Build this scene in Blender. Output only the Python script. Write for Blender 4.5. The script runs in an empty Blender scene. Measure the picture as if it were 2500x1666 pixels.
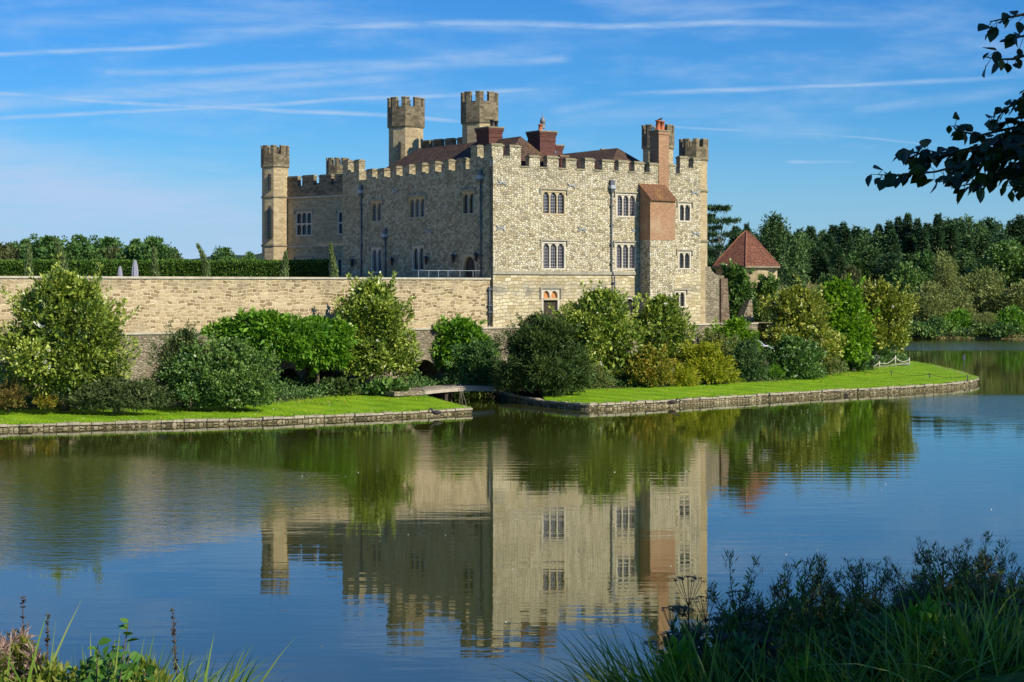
import bpy, math, random
import numpy as np
from math import radians, sin, cos, pi, atan2, sqrt
from mathutils import Vector

SC = bpy.context.scene
COL = SC.collection

# ------------------------------------------------------------------ camera
# Eye 10 m above the lake, looking level along +Y (horizon above the middle of the frame: lens shift).
EYE = 10.0
cam_d = bpy.data.cameras.new("camera"); cam = bpy.data.objects.new("camera", cam_d); COL.objects.link(cam)
cam.location = (0, 0, EYE); cam.rotation_euler = (radians(90), 0, 0)
cam_d.sensor_width = 36.0; cam_d.lens = 59.76
cam_d.shift_y = -0.0524
cam_d.clip_start = 0.1; cam_d.clip_end = 12000
SC.camera = cam

# ------------------------------------------------------------------ light
SUN_AZ, SUN_EL = 127.0, 36.0          # clockwise from +Y; height
S = Vector((sin(radians(SUN_AZ)) * cos(radians(SUN_EL)), cos(radians(SUN_AZ)) * cos(radians(SUN_EL)), sin(radians(SUN_EL))))
sun_d = bpy.data.lights.new("sun", 'SUN'); sun = bpy.data.objects.new("sun", sun_d); COL.objects.link(sun)
sun_d.energy = 4.8; sun_d.angle = radians(0.5); sun_d.color = (1.0, 0.92, 0.76)
sun.rotation_euler = (-S).to_track_quat('-Z', 'Y').to_euler(); sun.location = (60, -40, 80)
SC.view_settings.view_transform = 'Standard'; SC.view_settings.look = 'None'
SC.view_settings.exposure = 0.3; SC.view_settings.gamma = 1.0
SC.cycles.max_bounces = 8; SC.cycles.transparent_max_bounces = 8

# ------------------------------------------------------------------ picture plane helpers (2353 px wide sheet)
F, CX, HY = 3906.0, 1176.5, 660.7
def at(px, py, Y): return Vector(((px - CX) / F * Y, Y, EYE - (py - HY) / F * Y))
def onz(px, py, z):
    Y = (EYE - z) * F / (py - HY); return Vector(((px - CX) / F * Y, Y, z))
def Z1(x, y): return 564.7 + x / 3.332, 188.2 + y / 3.332
def Z2(x, y): return 1110.6 + x / 3.333, 188.2 + y / 3.333
def Z3(x, y): return 1110.6 + x / 3.967, 564.7 + y / 3.967
def Z4(x, y): return x / 3.332, 545.9 + y / 3.332
def Z5(x, y): return 564.7 + x / 3.787, 602.4 + y / 3.787
def Z6(x, y): return 1581.2 + x / 3.049, 451.8 + y / 3.049

# ------------------------------------------------------------------ nodes
def newmat(name):
    m = bpy.data.materials.new(name); m.use_nodes = True
    nt = m.node_tree; nt.nodes.clear(); return m, nt
def nd(nt, typ, ins=None, **props):
    n = nt.nodes.new(typ)
    for k, v in props.items(): setattr(n, k, v)
    for k, v in (ins or {}).items():
        if isinstance(v, bpy.types.NodeSocket): nt.links.new(v, n.inputs[k])
        else: n.inputs[k].default_value = v
    return n
def mth(nt, op, a, b=None, c=None, clamp=False):
    n = nt.nodes.new('ShaderNodeMath'); n.operation = op; n.use_clamp = clamp
    for i, v in enumerate((a, b, c)):
        if v is None: continue
        if isinstance(v, bpy.types.NodeSocket): nt.links.new(v, n.inputs[i])
        else: n.inputs[i].default_value = v
    return n.outputs[0]
def mixc(nt, fac, a, b, mode='MIX'):
    n = nt.nodes.new('ShaderNodeMix'); n.data_type = 'RGBA'; n.blend_type = mode
    for i, v in ((0, fac), (6, a), (7, b)):
        if isinstance(v, bpy.types.NodeSocket): nt.links.new(v, n.inputs[i])
        else: n.inputs[i].default_value = v if i == 0 else (*v[:3], 1)
    return n.outputs[2]
def ramp(nt, fac, stops, interp='LINEAR'):
    n = nt.nodes.new('ShaderNodeValToRGB'); n.color_ramp.interpolation = interp
    el = n.color_ramp.elements
    while len(el) < len(stops): el.new(0.5)
    for e, (p, c) in zip(el, stops):
        e.position = p; e.color = (*c[:3], 1) if hasattr(c, '__len__') else (c, c, c, 1)
    nt.links.new(fac, n.inputs[0]); return n.outputs[0]
def smooth(nt, v, a, b):
    n = nt.nodes.new('ShaderNodeMapRange'); n.interpolation_type = 'SMOOTHSTEP'
    nt.links.new(v, n.inputs[0]); n.inputs[1].default_value = a; n.inputs[2].default_value = b
    return n.outputs[0]
def noise(nt, vec, scale, detail=3, rough=.55, dims='3D'):
    n = nd(nt, 'ShaderNodeTexNoise', {'Scale': scale, 'Detail': detail, 'Roughness': rough}, noise_dimensions=dims)
    if vec is not None: nt.links.new(vec, n.inputs['Vector'])
    return n.outputs[0]
def finish(nt, bsdf):
    o = nt.nodes.new('ShaderNodeOutputMaterial'); nt.links.new(bsdf.outputs[0] if hasattr(bsdf, 'outputs') else bsdf, o.inputs[0])
def pbr(nt, color, rough=.8, normal=None, spec=.3, metal=0.0):
    b = nt.nodes.new('ShaderNodeBsdfPrincipled')
    for k, v in (('Base Color', color), ('Roughness', rough), ('Specular IOR Level', spec), ('Metallic', metal)):
        if isinstance(v, bpy.types.NodeSocket): nt.links.new(v, b.inputs[k])
        else: b.inputs[k].default_value = (*v[:3], 1) if hasattr(v, '__len__') else v
    if normal is not None: nt.links.new(normal, b.inputs['Normal'])
    return b
def scaled(nt, vec, s):
    return nd(nt, 'ShaderNodeVectorMath', {0: vec, 1: s}, operation='MULTIPLY').outputs[0]
def warped(nt, vec, nscale, amt):
    n = nd(nt, 'ShaderNodeTexNoise', {'Vector': vec, 'Scale': nscale, 'Detail': 2.0})
    c = nd(nt, 'ShaderNodeVectorMath', {0: n.outputs[1], 1: (.5, .5, .5)}, operation='SUBTRACT').outputs[0]
    c = nd(nt, 'ShaderNodeVectorMath', {0: c, 1: (amt, amt, amt)}, operation='MULTIPLY').outputs[0]
    return nd(nt, 'ShaderNodeVectorMath', {0: vec, 1: c}, operation='ADD').outputs[0]

# ------------------------------------------------------------------ sky
w = bpy.data.worlds.new("World"); SC.world = w; w.use_nodes = True
nt = w.node_tree; nt.nodes.clear()
sky = nd(nt, 'ShaderNodeTexSky', sky_type='NISHITA', sun_disc=False, sun_elevation=radians(SUN_EL), sun_rotation=radians(SUN_AZ))
sky.air_density = 1.0; sky.dust_density = 0.4; sky.ozone_density = 2.5; sky.altitude = 60
SKY_GAIN = 0.082
base = nd(nt, 'ShaderNodeHueSaturation', {'Hue': 0.5, 'Saturation': 1.28, 'Value': 1.0, 'Color': sky.outputs[0]}).outputs[0]
base = mixc(nt, 1.0, base, (0.34, 0.80, 1.27), 'MULTIPLY')
tc = nd(nt, 'ShaderNodeTexCoord').outputs['Generated']
sx = nd(nt, 'ShaderNodeSeparateXYZ', {0: tc})
yy = mth(nt, 'MAXIMUM', sx.outputs[1], 0.02)
A = mth(nt, 'DIVIDE', sx.outputs[0], yy); E = mth(nt, 'DIVIDE', sx.outputs[2], yy)
front = smooth(nt, sx.outputs[1], 0.1, 0.5)
P2 = nd(nt, 'ShaderNodeCombineXYZ', {0: A, 1: E, 2: 0.0}).outputs[0]
wob = mth(nt, 'MULTIPLY', mth(nt, 'SUBTRACT', noise(nt, scaled(nt, P2, (6, 18, 1)), 1.0, 2), .5), .010)
fine = noise(nt, scaled(nt, P2, (34, 190, 1)), 1.0, 4, .6)
fine2 = noise(nt, scaled(nt, P2, (9, 34, 1)), 1.0, 4, .6)
def trail(x0, y0, x1, y1, w0, strength, soft=60):
    a0, e0, a1, e1 = (x0 - CX) / F, (HY - y0) / F, (x1 - CX) / F, (HY - y1) / F
    L = sqrt((a1 - a0) ** 2 + (e1 - e0) ** 2); ux, uy = (a1 - a0) / L, (e1 - e0) / L
    du = mth(nt, 'ADD', mth(nt, 'MULTIPLY', A, ux), mth(nt, 'MULTIPLY_ADD', E, uy, -(a0 * ux + e0 * uy)))
    dv = mth(nt, 'ADD', mth(nt, 'MULTIPLY', A, -uy), mth(nt, 'MULTIPLY_ADD', E, ux, a0 * uy - e0 * ux))
    dv = mth(nt, 'ABSOLUTE', mth(nt, 'ADD', dv, wob))
    body = mth(nt, 'SUBTRACT', 1.0, smooth(nt, dv, 0.0, .72 * w0 / F)); body = mth(nt, 'MULTIPLY', body, body)
    ends = mth(nt, 'MULTIPLY', smooth(nt, du, 0.0, soft / F), mth(nt, 'SUBTRACT', 1.0, smooth(nt, du, L - 2.5 * soft / F, L)))
    f = mth(nt, 'MULTIPLY', mth(nt, 'MULTIPLY', body, ends), strength * .95)
    return mth(nt, 'MULTIPLY', f, mth(nt, 'MULTIPLY', smooth(nt, fine, .02, .74), mth(nt, 'MULTIPLY_ADD', fine2, .9, .55)))
tot = None
for t in ((-400, 150, 560, 92, 20, .75), (-300, 205, 1120, 280, 17, .85), (-60, 276, 1300, 205, 17, .75), (230, 165, 1330, 135, 34, .55, 20),
          (-200, 262, 1250, 120, 55, .62), (150, 228, 1000, 178, 40, .55), (560, 60, 2320, 52, 26, .80, 300), (900, 60, 1500, 74, 36, .4, 150),
          (1500, 45, 1900, -5, 30, .35), (1370, 222, 2500, 168, 19, .80, 200), (1930, 262, 2400, 196, 40, .4), (1500, 290, 2230, 340, 10, .5),
          (1780, 376, 2030, 377, 16, .65, 50), (1560, 425, 1720, 398, 22, .5), (1150, 285, 2100, 228, 70, .3, 200), (350, 90, 1000, 30, 60, .5, 150),
          (-100, 60, 700, 10, 60, .35, 200), (1240, 258, 1480, 232, 40, .45), (300, 190, 1100, 245, 36, .3), (200, 20, 1200, 70, 60, .4, 200)):
    f = trail(*t); tot = f if tot is None else mth(nt, 'MAXIMUM', tot, f)
veil = mth(nt, 'MULTIPLY', smooth(nt, fine2, .42, .8), mth(nt, 'MULTIPLY', smooth(nt, E, .03, .12), .50))
tot = mth(nt, 'MAXIMUM', tot, veil)
# cloud bank low on the left: its upper edge slopes down to the right
edge = mth(nt, 'MULTIPLY_ADD', A, -0.15, 0.046)
edge = mth(nt, 'ADD', edge, mth(nt, 'MULTIPLY', mth(nt, 'SUBTRACT', fine2, .5), .035))
bank = mth(nt, 'SUBTRACT', 1.0, smooth(nt, mth(nt, 'SUBTRACT', E, edge), -0.035, 0.022))
bank = mth(nt, 'MULTIPLY', bank, mth(nt, 'SUBTRACT', 1.0, smooth(nt, A, -.17, .02)))
wisp = noise(nt, scaled(nt, P2, (5, 46, 1)), 1.0, 5, .62)
bank = mth(nt, 'MULTIPLY', bank, mth(nt, 'ADD', mth(nt, 'MULTIPLY', smooth(nt, wisp, .34, .62), mth(nt, 'MULTIPLY_ADD', smooth(nt, E, .03, .075), .42, .22)), mth(nt, 'MULTIPLY_ADD', smooth(nt, E, .03, .075), -.36, .74)))
low = mth(nt, 'MULTIPLY', mth(nt, 'SUBTRACT', 1.0, smooth(nt, E, 0.0, .11)), .55)
tot = mth(nt, 'MAXIMUM', tot, mth(nt, 'MULTIPLY', bank, .98)); tot = mth(nt, 'MAXIMUM', tot, low)
tot = mth(nt, 'MULTIPLY', tot, front, clamp=True)
cloudy = mixc(nt, tot, base, (4.35, 6.1, 8.6))
bg = nd(nt, 'ShaderNodeBackground', {'Color': cloudy, 'Strength': SKY_GAIN})
wo = nt.nodes.new('ShaderNodeOutputWorld'); nt.links.new(bg.outputs[0], wo.inputs[0])

# ------------------------------------------------------------------ materials
def uvvec(nt): return nd(nt, 'ShaderNodeTexCoord').outputs['UV']
def objvec(nt): return nd(nt, 'ShaderNodeTexCoord').outputs['Object']
def rubble(name, cols, mortar, scale=2.2, stain=.5, dark_frac=.16, flat=1.55, bump=.6, mfrac=.045, dark=(.17, .14, .095), bands=(), streak=0.0):
    m, nt = newmat(name); v = uvvec(nt)
    q = warped(nt, scaled(nt, v, (1.0, flat, 1)), 1.6, .28)
    vo = nd(nt, 'ShaderNodeTexVoronoi', {'Vector': q, 'Scale': scale, 'Randomness': .85}, voronoi_dimensions='2D')
    ed = nd(nt, 'ShaderNodeTexVoronoi', {'Vector': q, 'Scale': scale, 'Randomness': .85}, voronoi_dimensions='2D', feature='DISTANCE_TO_EDGE')
    hs = nd(nt, 'ShaderNodeSeparateColor', {0: vo.outputs['Color']})
    c = ramp(nt, hs.outputs[0], [(i / (len(cols) - 1), k) for i, k in enumerate(cols)])
    big = noise(nt, v, .16, 4, .6); mid = noise(nt, v, .9, 4, .65); fin = noise(nt, v, 9.0, 3, .6)
    dk = mth(nt, 'GREATER_THAN', mth(nt, 'MULTIPLY_ADD', mth(nt, 'SUBTRACT', mid, .5), .9, hs.outputs[1]), 1.0 - dark_frac)
    c = mixc(nt, mth(nt, 'MULTIPLY', dk, .62), c, dark)
    c = mixc(nt, mth(nt, 'MULTIPLY', smooth(nt, mid, .5, .8), stain), c, [x * .52 for x in mortar])
    c = mixc(nt, mth(nt, 'MULTIPLY', smooth(nt, big, .45, .75), stain), c, [x * .80 for x in cols[0]])
    e = smooth(nt, ed.outputs[0], mfrac * .3, mfrac * 1.6)
    c = mixc(nt, e, mortar, c)
    c = mixc(nt, .35, c, ramp(nt, fin, [(.2, .45), (.8, 1.3)]), 'MULTIPLY')
    if bands or streak: c = weather(nt, v, c, bands, streak)
    h = mth(nt, 'ADD', mth(nt, 'MULTIPLY', smooth(nt, ed.outputs[0], 0, .16), .75), mth(nt, 'MULTIPLY', hs.outputs[2], .5))
    h = mth(nt, 'ADD', h, mth(nt, 'MULTIPLY', fin, .5))
    b = nd(nt, 'ShaderNodeBump', {'Strength': bump, 'Distance': .10, 'Height': h})
    finish(nt, pbr(nt, c, .9, b.outputs[0], .15)); return m
def coursed(name, cols, mortar, bw=.62, bh=.27, msize=.022, stain=.45, warp=.10, bump=.5, dark=.12, stain_col=(.20, .17, .12), bands=(), streak=0.0):
    m, nt = newmat(name); v = uvvec(nt)
    q = warped(nt, v, .8, warp * 1.8); q = warped(nt, q, 3.0, warp * .5)
    br = nd(nt, 'ShaderNodeTexBrick', {'Vector': q, 'Color1': (0, 0, 0, 1), 'Color2': (1, 1, 1, 1), 'Mortar': (.5, .5, .5, 1), 'Scale': 1.0,
            'Mortar Size': msize, 'Mortar Smooth': .35, 'Bias': 0.0, 'Brick Width': bw, 'Row Height': bh}, offset=.43, squash=1.35, squash_frequency=3)
    hs = nd(nt, 'ShaderNodeSeparateColor', {0: br.outputs[0]})
    c = ramp(nt, hs.outputs[0], [(i / (len(cols) - 1), k) for i, k in enumerate(cols)])
    big = noise(nt, v, .13, 4, .6); mid = noise(nt, v, .8, 4, .65); fin = noise(nt, v, 8.0, 3, .6)
    c = mixc(nt, mth(nt, 'MULTIPLY', smooth(nt, mid, .52, .78), stain), c, stain_col)
    c = mixc(nt, mth(nt, 'MULTIPLY', smooth(nt, big, .45, .75), stain), c, [x * .78 for x in cols[0]])
    c = mixc(nt, br.outputs[1], c, mortar)
    c = mixc(nt, .4, c, ramp(nt, fin, [(.2, .45), (.8, 1.35)]), 'MULTIPLY')
    if bands or streak: c = weather(nt, v, c, bands, streak)
    h = mth(nt, 'ADD', mth(nt, 'MULTIPLY', mth(nt, 'SUBTRACT', 1.0, br.outputs[1]), .8), mth(nt, 'MULTIPLY', hs.outputs[0], .35))
    h = mth(nt, 'ADD', h, mth(nt, 'MULTIPLY', fin, .4))
    b = nd(nt, 'ShaderNodeBump', {'Strength': bump, 'Distance': .07, 'Height': h})
    finish(nt, pbr(nt, c, .9, b.outputs[0], .15)); return m
def tiles(name, cols, lichen=(.30, .17, .04), lich=.3):
    m, nt = newmat(name); v = uvvec(nt); q = warped(nt, v, 2.0, .05)
    br = nd(nt, 'ShaderNodeTexBrick', {'Vector': q, 'Color1': (0, 0, 0, 1), 'Color2': (1, 1, 1, 1), 'Mortar': (0, 0, 0, 1), 'Scale': 1.0,
            'Mortar Size': .018, 'Brick Width': .22, 'Row Height': .17}, offset=.5)
    hs = nd(nt, 'ShaderNodeSeparateColor', {0: br.outputs[0]})
    c = ramp(nt, hs.outputs[0], [(i / (len(cols) - 1), k) for i, k in enumerate(cols)])
    mid = noise(nt, v, .7, 5, .65)
    c = mixc(nt, mth(nt, 'MULTIPLY', smooth(nt, mid, .5, .7), lich), c, lichen)
    c = mixc(nt, mth(nt, 'MULTIPLY', br.outputs[1], .7), c, (.03, .02, .015))
    c = mixc(nt, .4, c, ramp(nt, noise(nt, v, 6, 3), [(.2, .45), (.8, 1.3)]), 'MULTIPLY')
    sv = nd(nt, 'ShaderNodeSeparateXYZ', {0: v})
    saw = mth(nt, 'FRACT', mth(nt, 'DIVIDE', sv.outputs[1], .17))
    b = nd(nt, 'ShaderNodeBump', {'Strength': .6, 'Distance': .05, 'Height': mth(nt, 'ADD', mth(nt, 'SUBTRACT', 1.0, saw), mth(nt, 'MULTIPLY', hs.outputs[0], .4))})
    finish(nt, pbr(nt, c, .85, b.outputs[0], .15)); return m
def plain(name, col, var=.25, scale=3.0, rough=.8, spec=.25, metal=0.0, bump=.2):
    m, nt = newmat(name); v = objvec(nt); n1 = noise(nt, v, scale, 5, .65)
    c = ramp(nt, n1, [(.25, [x * (1 - var) for x in col]), (.75, [min(1, x * (1 + var)) for x in col])])
    b = nd(nt, 'ShaderNodeBump', {'Strength': bump, 'Distance': .02, 'Height': noise(nt, v, scale * 6, 3)})
    finish(nt, pbr(nt, c, rough, b.outputs[0], spec, metal)); return m
LEAF_GAIN = {'yellow_green_herb': 1.1, 'yew_leaf': 2.1, 'laurel_leaf': 1.8, 'green_laurel_leaf': 1.8, 'fine_dark_leaf': 1.7, 'magnolia_leaf': 2.3, 'golden_magnolia_leaf': 1.9, 'wisteria_leaf': 1.7, 'bright_green_leaf': 1.4, 'yellow_green_leaf': 1.3, 'orange_tinged_leaf': 1.35, 'fir_needle': 2.1, 'pine_needle': 2.3, 'light_pine_needle': 1.8, 'oak_leaf': 2.3, 'oak_leaf_brownish': 1.6, 'olive_leaf': 2.5,
             'grass_blade': 1.2, 'dark_grass_blade': 2.0, 'straw_blade': 1.1, 'willowherb_seed': 1.0, 'umbel_seed': 1.2, 'white_blossom': 1.0, 'beech_leaf': .9, 'weed_leaf': 3.2, 'purple_weed_leaf': 1.6, 'alder_leaf': 1.2, 'grey_green_leaf': 1.1, 'cypress_leaf': 1.2}
def leafmat(name, c0, c1, c2, rough=.5, spec=.4, trans=.25):
    g = LEAF_GAIN.get(name, 1.5); c0, c1, c2 = [[min(.8, x * g) for x in c] for c in (c0, c1, c2)]
    m, nt = newmat(name)
    t = nd(nt, 'ShaderNodeAttribute', attribute_name='tint').outputs['Fac']
    c = ramp(nt, t, [(0.0, c0), (.55, c1), (1.0, c2)])
    p = pbr(nt, c, rough, None, spec)
    tl = nd(nt, 'ShaderNodeBsdfTranslucent', {'Color': mixc(nt, 1.0, c, (1.15, 1.25, .6), 'MULTIPLY')})
    mx = nd(nt, 'ShaderNodeMixShader', {0: trans, 1: p.outputs[0], 2: tl.outputs[0]})
    finish(nt, mx); return m

def weather(nt, v, c, bands, streak):
    sv = nd(nt, 'ShaderNodeSeparateXYZ', {0: v}); z = sv.outputs[1]; n1 = noise(nt, v, .55, 5, .7)
    for z0, z1, soft, k, col in bands:
        f = mth(nt, 'MULTIPLY', smooth(nt, z, z0 - soft, z0 + soft), mth(nt, 'SUBTRACT', 1.0, smooth(nt, z, z1 - soft, z1 + soft)))
        c = mixc(nt, mth(nt, 'MULTIPLY', f, mth(nt, 'MULTIPLY', smooth(nt, n1, .38, .66), k)), c, col)
    d = noise(nt, scaled(nt, v, (1.3, .14, 1)), 1.0, 4, .6)
    return mixc(nt, mth(nt, 'MULTIPLY', smooth(nt, d, .56, .78), streak), c, (.20, .175, .115))
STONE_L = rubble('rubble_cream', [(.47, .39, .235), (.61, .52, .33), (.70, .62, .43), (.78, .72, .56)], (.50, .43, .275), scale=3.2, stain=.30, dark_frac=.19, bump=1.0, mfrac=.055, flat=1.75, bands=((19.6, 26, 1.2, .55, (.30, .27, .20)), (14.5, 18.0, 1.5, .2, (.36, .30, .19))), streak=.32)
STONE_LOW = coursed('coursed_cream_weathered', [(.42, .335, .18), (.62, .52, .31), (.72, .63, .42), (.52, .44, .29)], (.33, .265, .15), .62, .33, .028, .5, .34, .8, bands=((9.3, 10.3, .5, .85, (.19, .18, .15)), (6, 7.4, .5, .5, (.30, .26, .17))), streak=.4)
STONE_S = rubble('rubble_cream_shade', [(.29, .235, .135), (.42, .35, .205), (.51, .44, .275), (.57, .51, .35)], (.54, .47, .31), scale=2.7, stain=.5, bump=.8, dark_frac=.20)  # same rubble as the front, with the side's shade put into the colour
WALL_ST = coursed('coursed_terrace_stone', [(.19, .13, .06), (.43, .325, .17), (.60, .48, .285), (.33, .24, .12), (.55, .43, .25), (.24, .165, .08), (.50, .39, .22)], (.68, .57, .38), .50, .28, .036, .34, .36, .8, bands=((9.8, 11, .5, .55, (.27, .22, .14)), (6, 7.0, .35, .55, (.30, .25, .16))), streak=.55)
REVET = rubble('revetment_stone', [(.22, .18, .115), (.32, .27, .18), (.40, .345, .24)], (.33, .28, .19), scale=2.6, stain=.55, dark_frac=.2, flat=1.9, bump=.9)
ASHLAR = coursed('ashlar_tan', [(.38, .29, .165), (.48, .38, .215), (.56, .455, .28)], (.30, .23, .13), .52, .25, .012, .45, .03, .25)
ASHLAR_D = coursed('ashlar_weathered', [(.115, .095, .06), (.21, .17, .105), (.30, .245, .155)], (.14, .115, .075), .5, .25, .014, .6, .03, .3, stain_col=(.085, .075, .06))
CAP = plain('weathered_coping', (.25, .215, .135), .5, 2.2)
CAP_L = plain('pale_coping', (.47, .42, .31), .3, 1.5)
BAND = plain('grey_string_course', (.33, .295, .22), .35, 1.6)
TRIM_T = plain('tan_window_stone', (.46, .37, .22), .2, 3.0)
TRIM_W = plain('pale_window_stone', (.56, .50, .39), .25, 3.0)
BRICK_D = coursed('dark_red_brick', [(.085, .036, .030), (.13, .048, .037), (.175, .066, .048)], (.15, .09, .075), .24, .085, .010, .5, .008, .3, stain_col=(.035, .025, .025))
BRICK_O = coursed('orange_brick', [(.28, .125, .070), (.38, .19, .105), (.46, .27, .16)], (.46, .33, .20), .24, .085, .012, .5, .012, .4, stain_col=(.22, .10, .055), bands=((15.2, 16.6, .6, .5, (.46, .36, .24)),), streak=.35)
TILE_B = tiles('brown_roof_tile', [(.066, .042, .032), (.108, .066, .048), (.16, .10, .07)], lich=.3)
TILE_O = tiles('lichened_roof_tile', [(.17, .085, .05), (.24, .115, .06), (.30, .16, .08)], (.42, .24, .045), .75)
TILE_R = tiles('red_roof_tile', [(.15, .062, .042), (.23, .092, .056), (.31, .14, .08)], (.16, .06, .04), .45)
IRON = plain('dark_iron', (.045, .05, .06), .2, 4, .5, .5)
LEAD = plain('blue_grey_lead', (.085, .10, .12), .2, 3, .5, .5)
LEADL = plain('pale_lead', (.34, .37, .40), .2, 3, .55, .5)
STEEL = plain('galvanised_rail', (.34, .37, .40), .1, 4, .4, .5)
WOOD_D = plain('dark_oak', (.055, .04, .028), .4, 5, .7)
WOOD_O = plain('orange_wood', (.50, .22, .07), .2, 5, .6)
POT = plain('terracotta', (.42, .13, .06), .2, 4)
BLACK = plain('soot_black', (.02, .02, .022), .2, 4)
DARKIN = plain('dark_recess', (.03, .027, .02), .4, 2)  # near-black sheet standing in for the darkness inside the arches
BARK = plain('bark', (.10, .075, .05), .45, 5, .9)
BARK_P = plain('pale_bark', (.20, .165, .12), .4, 5, .9)
SOIL = plain('soil', (.06, .045, .028), .4, 1.5, .95)
POSTW = plain('white_post', (.62, .58, .48), .15, 5)
ROPE = plain('pale_rope', (.62, .58, .46), .2, 12, .9)
CLOTH = plain('grey_canvas', (.27, .27, .32), .12, 4, .9)
WHITE = plain('white_feathers', (.80, .80, .78), .06, 6, .8)
DUCK = plain('dark_feathers', (.05, .042, .035), .4, 14, .7)
PLANK = plain('weathered_planks', (.36, .31, .23), .3, 3, .85)

def glassmat(name, col, line, bw=.2, bh=.30, ms=.018):
    m, nt = newmat(name); v = uvvec(nt)
    br = nd(nt, 'ShaderNodeTexBrick', {'Vector': v, 'Color1': (*col, 1), 'Color2': (*[c * 1.8 for c in col], 1), 'Mortar': (*line, 1), 'Scale': 1.0,
            'Mortar Size': ms, 'Brick Width': bw, 'Row Height': bh}, offset=0.0)
    rn = noise(nt, v, 2.4, 2)
    b = nd(nt, 'ShaderNodeBump', {'Strength': .12, 'Distance': .05, 'Height': rn})
    finish(nt, pbr(nt, br.outputs[0], mth(nt, 'MULTIPLY_ADD', br.outputs[1], .6, .08), b.outputs[0], .5)); return m
GLASS = glassmat('leaded_glass', (.012, .013, .018), (.33, .29, .31))
GLASS_B = glassmat('sky_lit_leaded_glass', (.03, .036, .05), (.16, .17, .19), .28, .30)  # base colour lifted towards blue in place of reflected sky
GLASS_D = glassmat('dark_small_panes', (.01, .011, .014), (.06, .06, .065), .3, .35)

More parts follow.
